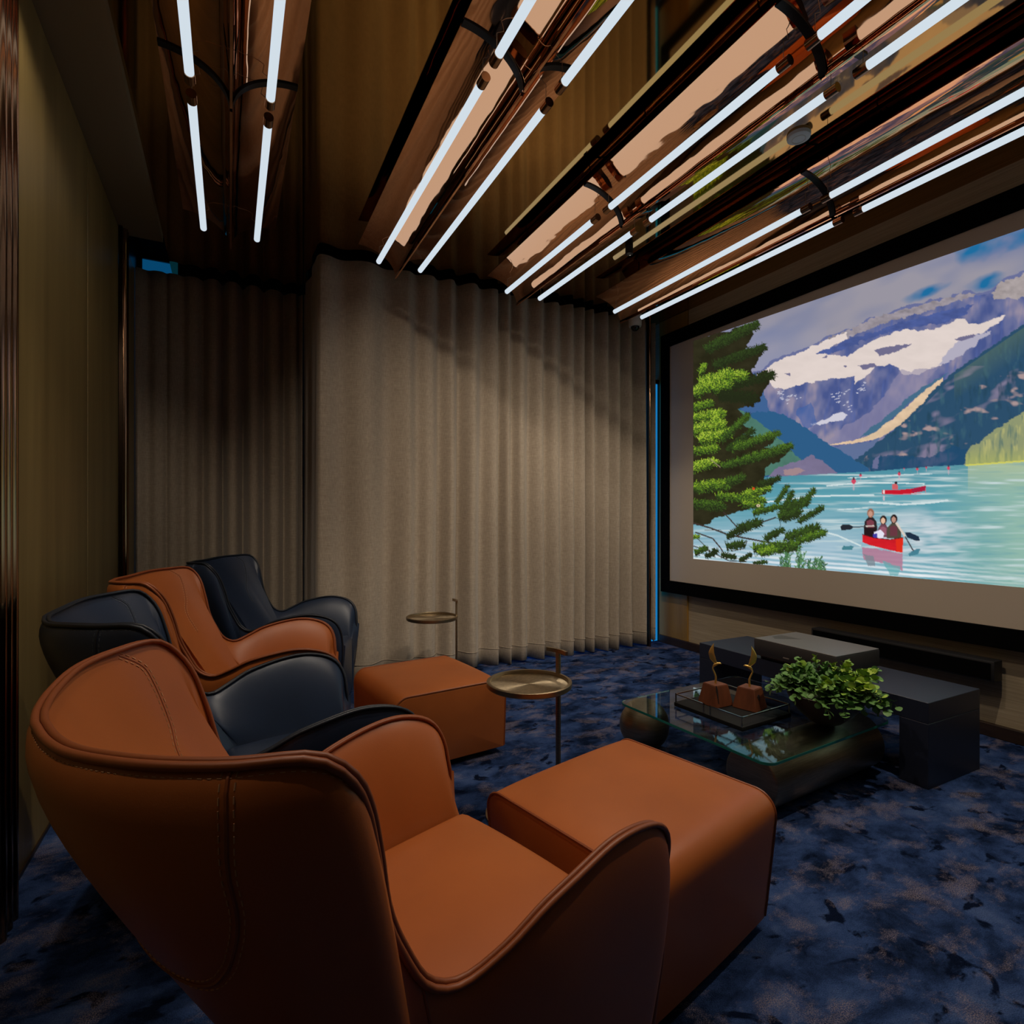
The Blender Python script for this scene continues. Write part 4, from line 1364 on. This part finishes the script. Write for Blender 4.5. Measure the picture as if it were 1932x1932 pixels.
    lay(wm * low * np.clip(bands * 1.3 + 0.35, 0, 1) * 0.85, lin((236, 240, 244)))
    lay(wm * low * np.clip(-bands * 1.2 - 0.2, 0, 1) * 0.6, lin((112, 172, 190)))
    for pts, w_ in (([(1440, 948), (1540, 936), (1650, 934)], 3.0), ([(1560, 917), (1620, 911), (1680, 911), (1745, 913)], 2.2), ([(1600, 902), (1640, 900), (1700, 896), (1760, 894)], 1.6), ([(1640, 947), (1700, 952), (1750, 949), (1790, 944)], 3.5), ([(1540, 1000), (1580, 1010), (1625, 1030)], 3.0), ([(1580, 962), (1640, 958)], 1.6)):
        c.line(pts, (206, 222, 224), w_)
    c.line([(1822, 878), (1932, 870), (2300, 848), (2750, 826)], (206, 204, 96), 3)
    # distant boats
    for bx_, by_, s_ in ((1611, 908, 7), (1624, 897, 4), (1697, 894, 5), (1731, 885, 4), (1748, 882, 3), (1790, 883, 5), (1706, 884, 2)):
        c.ell(bx_, by_, s_ * 0.6, s_ * 0.75, (206, 70, 96))
        c.ell(bx_, by_ - s_ * 0.7, s_ * 0.3, s_ * 0.4, (70, 50, 60))
        c.ell(bx_, by_ + s_ * 1.6, s_ * 0.25, s_ * 0.9, (206, 176, 186), alpha=0.6)
    # red canoe further out
    c.poly([(1664, 934), (1720, 933), (1748, 930), (1747, 921), (1746, 930)], (196, 130, 146))
    c.poly([(1664, 924), (1690, 925), (1720, 922), (1748, 916), (1746, 926), (1720, 931), (1690, 933), (1665, 933)], (198, 26, 44))
    c.poly([(1720, 922), (1748, 916), (1746, 926), (1722, 930)], (168, 30, 62))
    c.ell(1668, 928, 2, 3.5, (238, 214, 214))
    c.poly([(1683, 924), (1684, 914), (1691, 912), (1695, 917), (1695, 924)], (206, 96, 100))
    c.ell(1691, 911, 3, 2.6, (40, 30, 40))
    c.ell(1668, 940, 2, 5, (222, 196, 204), alpha=0.7)
    # near canoe: reflection, hull, three paddlers
    c.poly([(1627, 1032), (1704, 1044), (1703, 1078), (1690, 1072), (1660, 1060), (1630, 1056)], (176, 120, 146), alpha=0.9, jit=2, sc=8, seed=80)
    c.poly([(1630, 1046), (1650, 1050), (1652, 1068), (1638, 1068)], (120, 130, 140), alpha=0.8, jit=2, sc=6, seed=81)
    c.poly([(1665, 1058), (1700, 1070), (1694, 1086), (1680, 1086)], (90, 166, 170), alpha=0.7, jit=2, sc=6, seed=82)
    c.poly([(1592, 1029), (1612, 1031), (1608, 1038), (1588, 1037)], (70, 128, 140), jit=1.5, sc=6, seed=83)
    c.poly([(1715, 1044), (1730, 1036), (1737, 1036), (1732, 1046), (1716, 1050)], (70, 128, 146), jit=1.5, sc=6, seed=84)
    for px_, by_, top, w_, coat, vest, hat, face in ((1643, 1014, 972, 13, (46, 38, 40), (122, 62, 74), (150, 104, 84), (196, 150, 130)), (1667, 1014, 985, 11, (110, 70, 84), (150, 92, 110), (44, 30, 28), (226, 184, 156)), (1687, 1016, 983, 14, (78, 72, 60), (104, 56, 66), (40, 30, 30), (186, 140, 124))):
        c.poly([(px_ - w_, by_), (px_ - w_ * 0.9, top + 12), (px_ - 4, top + 3), (px_ + 4, top + 3), (px_ + w_ * 0.9, top + 13), (px_ + w_, by_)], coat)
        c.poly([(px_ - w_ * 0.5, by_ - 4), (px_ - w_ * 0.55, top + 11), (px_, top + 8), (px_ + w_ * 0.5, top + 12), (px_ + w_ * 0.5, by_ - 4)], vest)
        c.ell(px_, top - 4, 6.6, 8.6, hat)
        c.ell(px_ - 0.5, top - 2.5, 4.2, 5.6, face)
    c.poly([(1630, 996), (1656, 996), (1650, 1014), (1632, 1014)], (38, 26, 28))
    c.poly([(1650, 1004), (1662, 999), (1669, 1006), (1666, 1016), (1650, 1014)], (226, 226, 240))
    c.poly([(1648, 1008), (1656, 1006), (1656, 1017), (1648, 1016)], (64, 60, 160))
    c.poly([(1627, 1008), (1650, 1015), (1680, 1018), (1705, 1014), (1703, 1043), (1680, 1038), (1640, 1028), (1628, 1023)], (206, 30, 40), var=0.15, vsc=(20, 6), seed=85)
    c.poly([(1690, 1018), (1705, 1014), (1703, 1043), (1692, 1041)], (222, 46, 28))
    c.line([(1627, 1008), (1650, 1015), (1680, 1018), (1705, 1014)], (86, 24, 28), 1.5)
    c.line([(1610, 995), (1650, 992)], (60, 50, 54), 2)
    c.line([(1634, 993), (1650, 992)], (206, 196, 186), 2.4)
    c.poly([(1586, 994), (1590, 990), (1604, 990), (1612, 994), (1606, 999), (1588, 1001)], (38, 42, 50))
    c.line([(1691, 986), (1708, 1012)], (214, 202, 190), 4)
    c.line([(1708, 1012), (1724, 1040)], (60, 60, 66), 2.4)
    c.poly([(1708, 1005), (1716, 1004), (1734, 1012), (1736, 1020), (1730, 1021), (1712, 1014)], (30, 46, 66))
    # ---------------- pine tree
    rt = np.random.default_rng(21)
    DARK = (44, 42, 26)
    mass = [(1290, 640), (1330, 634), (1362, 628), (1398, 616), (1424, 609), (1428, 614), (1416, 640), (1408, 656), (1420, 664), (1432, 652), (1442, 650), (1444, 658), (1432, 680), (1418, 700), (1424, 710), (1440, 702), (1456, 702), (1456, 714), (1444, 736), (1434, 756), (1410, 768), (1394, 772), (1408, 786), (1404, 802), (1420, 812), (1402, 820), (1440, 830), (1462, 814), (1468, 820), (1458, 838), (1440, 846), (1470, 846), (1492, 838), (1492, 848), (1470, 872), (1448, 882), (1442, 904), (1455, 908), (1468, 900), (1466, 908), (1450, 926), (1430, 942), (1420, 958), (1390, 968), (1350, 976), (1330, 990), (1290, 992)]
    c.poly(mass, DARK, jit=6, sc=9, seed=90, var=0.4, vsc=(18, 14))
    # twigs low in the tree
    for pts, w_ in (([(1303, 985), (1340, 996), (1372, 1008), (1400, 1014), (1452, 1024), (1500, 1026)], 3), ([(1365, 966), (1385, 988), (1395, 1000)], 2.2), ([(1312, 1004), (1345, 1016), (1360, 1034), (1372, 1055)], 2.4), ([(1390, 1012), (1430, 988), (1465, 976)], 2.6), ([(1310, 1010), (1335, 1034), (1350, 1052)], 1.6), ([(1308, 1030), (1340, 1040), (1375, 1058), (1410, 1060)], 1.8), ([(1478, 1024), (1480, 1016), (1500, 1012)], 1.5), ([(1330, 1000), (1360, 1000), (1380, 1020)], 1.4), ([(1380, 1040), (1405, 1035), (1410, 1020)], 1.4)):
        c.line(pts, (62, 50, 44), w_)
    # needle tufts along limbs: (x0, y0, x1, y1, spread, brightness)
    limbs = [(1330, 660, 1426, 612, 12, 0.35), (1345, 690, 1440, 655, 11, 0.28), (1360, 730, 1455, 708, 12, 0.18), (1320, 720, 1402, 708, 14, 0.95), (1305, 745, 1372, 705, 14, 0.9), (1320, 705, 1328, 690, 8, 0.8),
             (1340, 735, 1372, 728, 14, 0.85), (1355, 745, 1420, 750, 14, 0.12), (1303, 770, 1340, 760, 10, 0.75), (1303, 790, 1360, 780, 12, 0.9), (1303, 812, 1360, 800, 14, 1.0), (1318, 830, 1372, 818, 14, 1.0), (1345, 800, 1352, 782, 9, 0.95),
             (1360, 830, 1410, 785, 9, 0.5), (1370, 850, 1420, 812, 8, 0.3), (1380, 846, 1466, 818, 10, 0.6), (1390, 872, 1490, 842, 11, 0.55), (1303, 852, 1350, 846, 10, 0.85), (1303, 884, 1346, 872, 12, 1.0), (1360, 880, 1400, 868, 9, 0.55),
             (1303, 920, 1370, 914, 13, 0.8), (1370, 910, 1400, 900, 10, 0.5), (1400, 934, 1450, 920, 10, 0.9), (1350, 935, 1440, 945, 10, 0.75), (1430, 915, 1468, 902, 8, 0.3), (1303, 950, 1360, 955, 12, 0.55), (1400, 950, 1436, 955, 9, 0.8),
             (1465, 950, 1485, 918, 7, 0.45), (1480, 958, 1494, 930, 8, 0.4), (1470, 965, 1520, 945, 13, 0.4), (1512, 955, 1534, 926, 8, 0.42), (1468, 978, 1505, 965, 13, 0.4), (1505, 985, 1550, 958, 8, 0.38), (1420, 968, 1470, 955, 8, 0.55),
             (1390, 1000, 1430, 985, 12, 0.35), (1370, 1014, 1400, 996, 8, 0.25), (1440, 1018, 1474, 1000, 9, 0.35), (1480, 1014, 1540, 996, 12, 0.45), (1500, 1022, 1553, 1005, 10, 0.6), (1420, 1036, 1500, 1030, 14, 0.6), (1430, 1044, 1460, 1036, 10, 0.8), (1370, 1030, 1400, 1026, 10, 0.4), (1305, 1014, 1316, 1012, 6, 0.9),
             (1310, 1044, 1330, 1034, 8, 0.5), (1330, 1050, 1350, 1040, 8, 0.2), (1395, 1058, 1415, 1046, 6, 0.25), (1420, 1062, 1445, 1060, 5, 0.4), (1360, 1046, 1385, 1050, 7, 0.3)]
    for x0, y0, x1, y1, sp, br in limbs:
        L = math.hypot(x1 - x0, y1 - y0)
        n = int(L * sp * 1.1) + 50
        t = rt.random(n)
        bx_ = x0 + (x1 - x0) * t; by_ = y0 + (y1 - y0) * t
        ang = math.atan2(y1 - y0, x1 - x0) + rt.normal(0, 0.85, n)
        ln = rt.uniform(0.35, 1.1, n) * sp
        up = -np.sin(ang)
        k = np.clip(br * (0.10 + 0.90 * rt.random(n) ** 1.3) + 0.26 * up * br - 0.08, 0.0, 1.0)
        pal = np.array([lin((36, 42, 24)), lin((52, 72, 32)), lin((80, 116, 36)), lin((134, 168, 42)), lin((184, 206, 70))], np.float32)
        q = k * 3.99
        i = q.astype(int); f_ = (q - i)[:, None]
        cols = pal[i] * (1 - f_) + pal[np.minimum(i + 1, 4)] * f_
        order = np.argsort(k + rt.normal(0, 0.25, n))
        c.strokes(bx_[order], by_[order], np.cos(ang)[order], np.sin(ang)[order], ln[order], cols[order].astype(np.float32), 1)
    c.line([(1340, 866), (1360, 882)], (150, 140, 110), 1.5)
    c.ell(1422, 922, 2.5, 2.5, (206, 70, 30))
    c.ell(1431, 954, 3.2, 3, (214, 196, 160)); c.ell(1431, 954, 1.4, 1.3, (60, 50, 40))
    # shrubs at the bottom edge
    for bx_, by_, hh in ((1478, 1078, 28), (1486, 1080, 34), (1506, 1082, 46), (1512, 1082, 36), (1528, 1084, 24), (1545, 1088, 34), (1552, 1088, 30), (1540, 1086, 26)):
        n = 46
        t = rt.random(n)
        sx_ = bx_ + rt.normal(0, 2.5, n); sy2 = by_ - hh * t
        ang = -math.pi / 2 + rt.normal(0, 0.8, n)
        cols = np.array([lin((70, 112, 74)), lin((96, 142, 92)), lin((58, 90, 62))], np.float32)[rt.integers(0, 3, n)]
        c.strokes(sx_, sy2, np.cos(ang), np.sin(ang), rt.uniform(4, 9, n), cols, 2)
    return c

PIC = paint()
PY1, PY0 = 3.806, 0.26
PZ0, PZ1 = 0.873, 2.868
ys = np.concatenate([np.linspace(PY1, 1.28, 660), np.linspace(1.27, PY0, 90)])
zs = np.linspace(0, 1, 470)
Yg, Tg = np.meshgrid(ys, zs, indexing='ij')
top = np.interp(Yg, [PY0, 1.4, 3.2, PY1], [2.815, 2.828, 2.880, 2.902])
Zg = PZ0 + (top - PZ0) * Tg
pxg, pyg = plane_to_px(Yg, Zg)
ix = np.clip(np.interp(pxg, PIC.gx, np.arange(PIC.W)), 0, PIC.W - 1.01)
iy = np.clip(np.interp(pyg, PIC.gy, np.arange(PIC.Hh)), 0, PIC.Hh - 1.01)
i0 = ix.astype(int); j0 = iy.astype(int)
fu = (ix - i0)[..., None]; fv = (iy - j0)[..., None]
A = PIC.a
cg = (A[j0, i0] * (1 - fu) + A[j0, i0 + 1] * fu) * (1 - fv) + (A[j0 + 1, i0] * (1 - fu) + A[j0 + 1, i0 + 1] * fu) * fv
nx, nz_ = Yg.shape
me = bpy.data.meshes.new('projected_picture')
co = np.stack([np.full(Yg.shape, -0.0022), Yg, Zg], -1).reshape(-1, 3).astype(np.float32)
ii, jj = np.meshgrid(np.arange(nx - 1), np.arange(nz_ - 1), indexing='ij')
a_ = (ii * nz_ + jj).ravel()
quads = np.stack([a_, a_ + nz_, a_ + nz_ + 1, a_ + 1], 1)[:, ::-1].astype(np.int32)
me.vertices.add(len(co)); me.vertices.foreach_set('co', co.ravel())
me.loops.add(quads.size); me.loops.foreach_set('vertex_index', quads.ravel())
me.polygons.add(len(quads))
me.polygons.foreach_set('loop_start', np.arange(0, quads.size, 4, dtype=np.int32))
me.update(calc_edges=True)
at = me.color_attributes.new('picture', 'FLOAT_COLOR', 'POINT')
at.data.foreach_set('color', np.concatenate([cg.reshape(-1, 3), np.ones((len(co), 1))], 1).astype(np.float32).ravel())
mp = bpy.data.materials.new('projected_light')
mp.use_nodes = True
nt = mp.node_tree
nt.nodes.clear()
an = nt.nodes.new('ShaderNodeAttribute'); an.attribute_name = 'picture'
em = nt.nodes.new('ShaderNodeEmission'); em.inputs[1].default_value = PICTURE_GAIN
oo = nt.nodes.new('ShaderNodeOutputMaterial')
nt.links.new(an.outputs['Color'], em.inputs[0]); nt.links.new(em.outputs[0], oo.inputs[0])
mp.cycles.emission_sampling = 'NONE'
link('projected_picture', me, mp, scr)
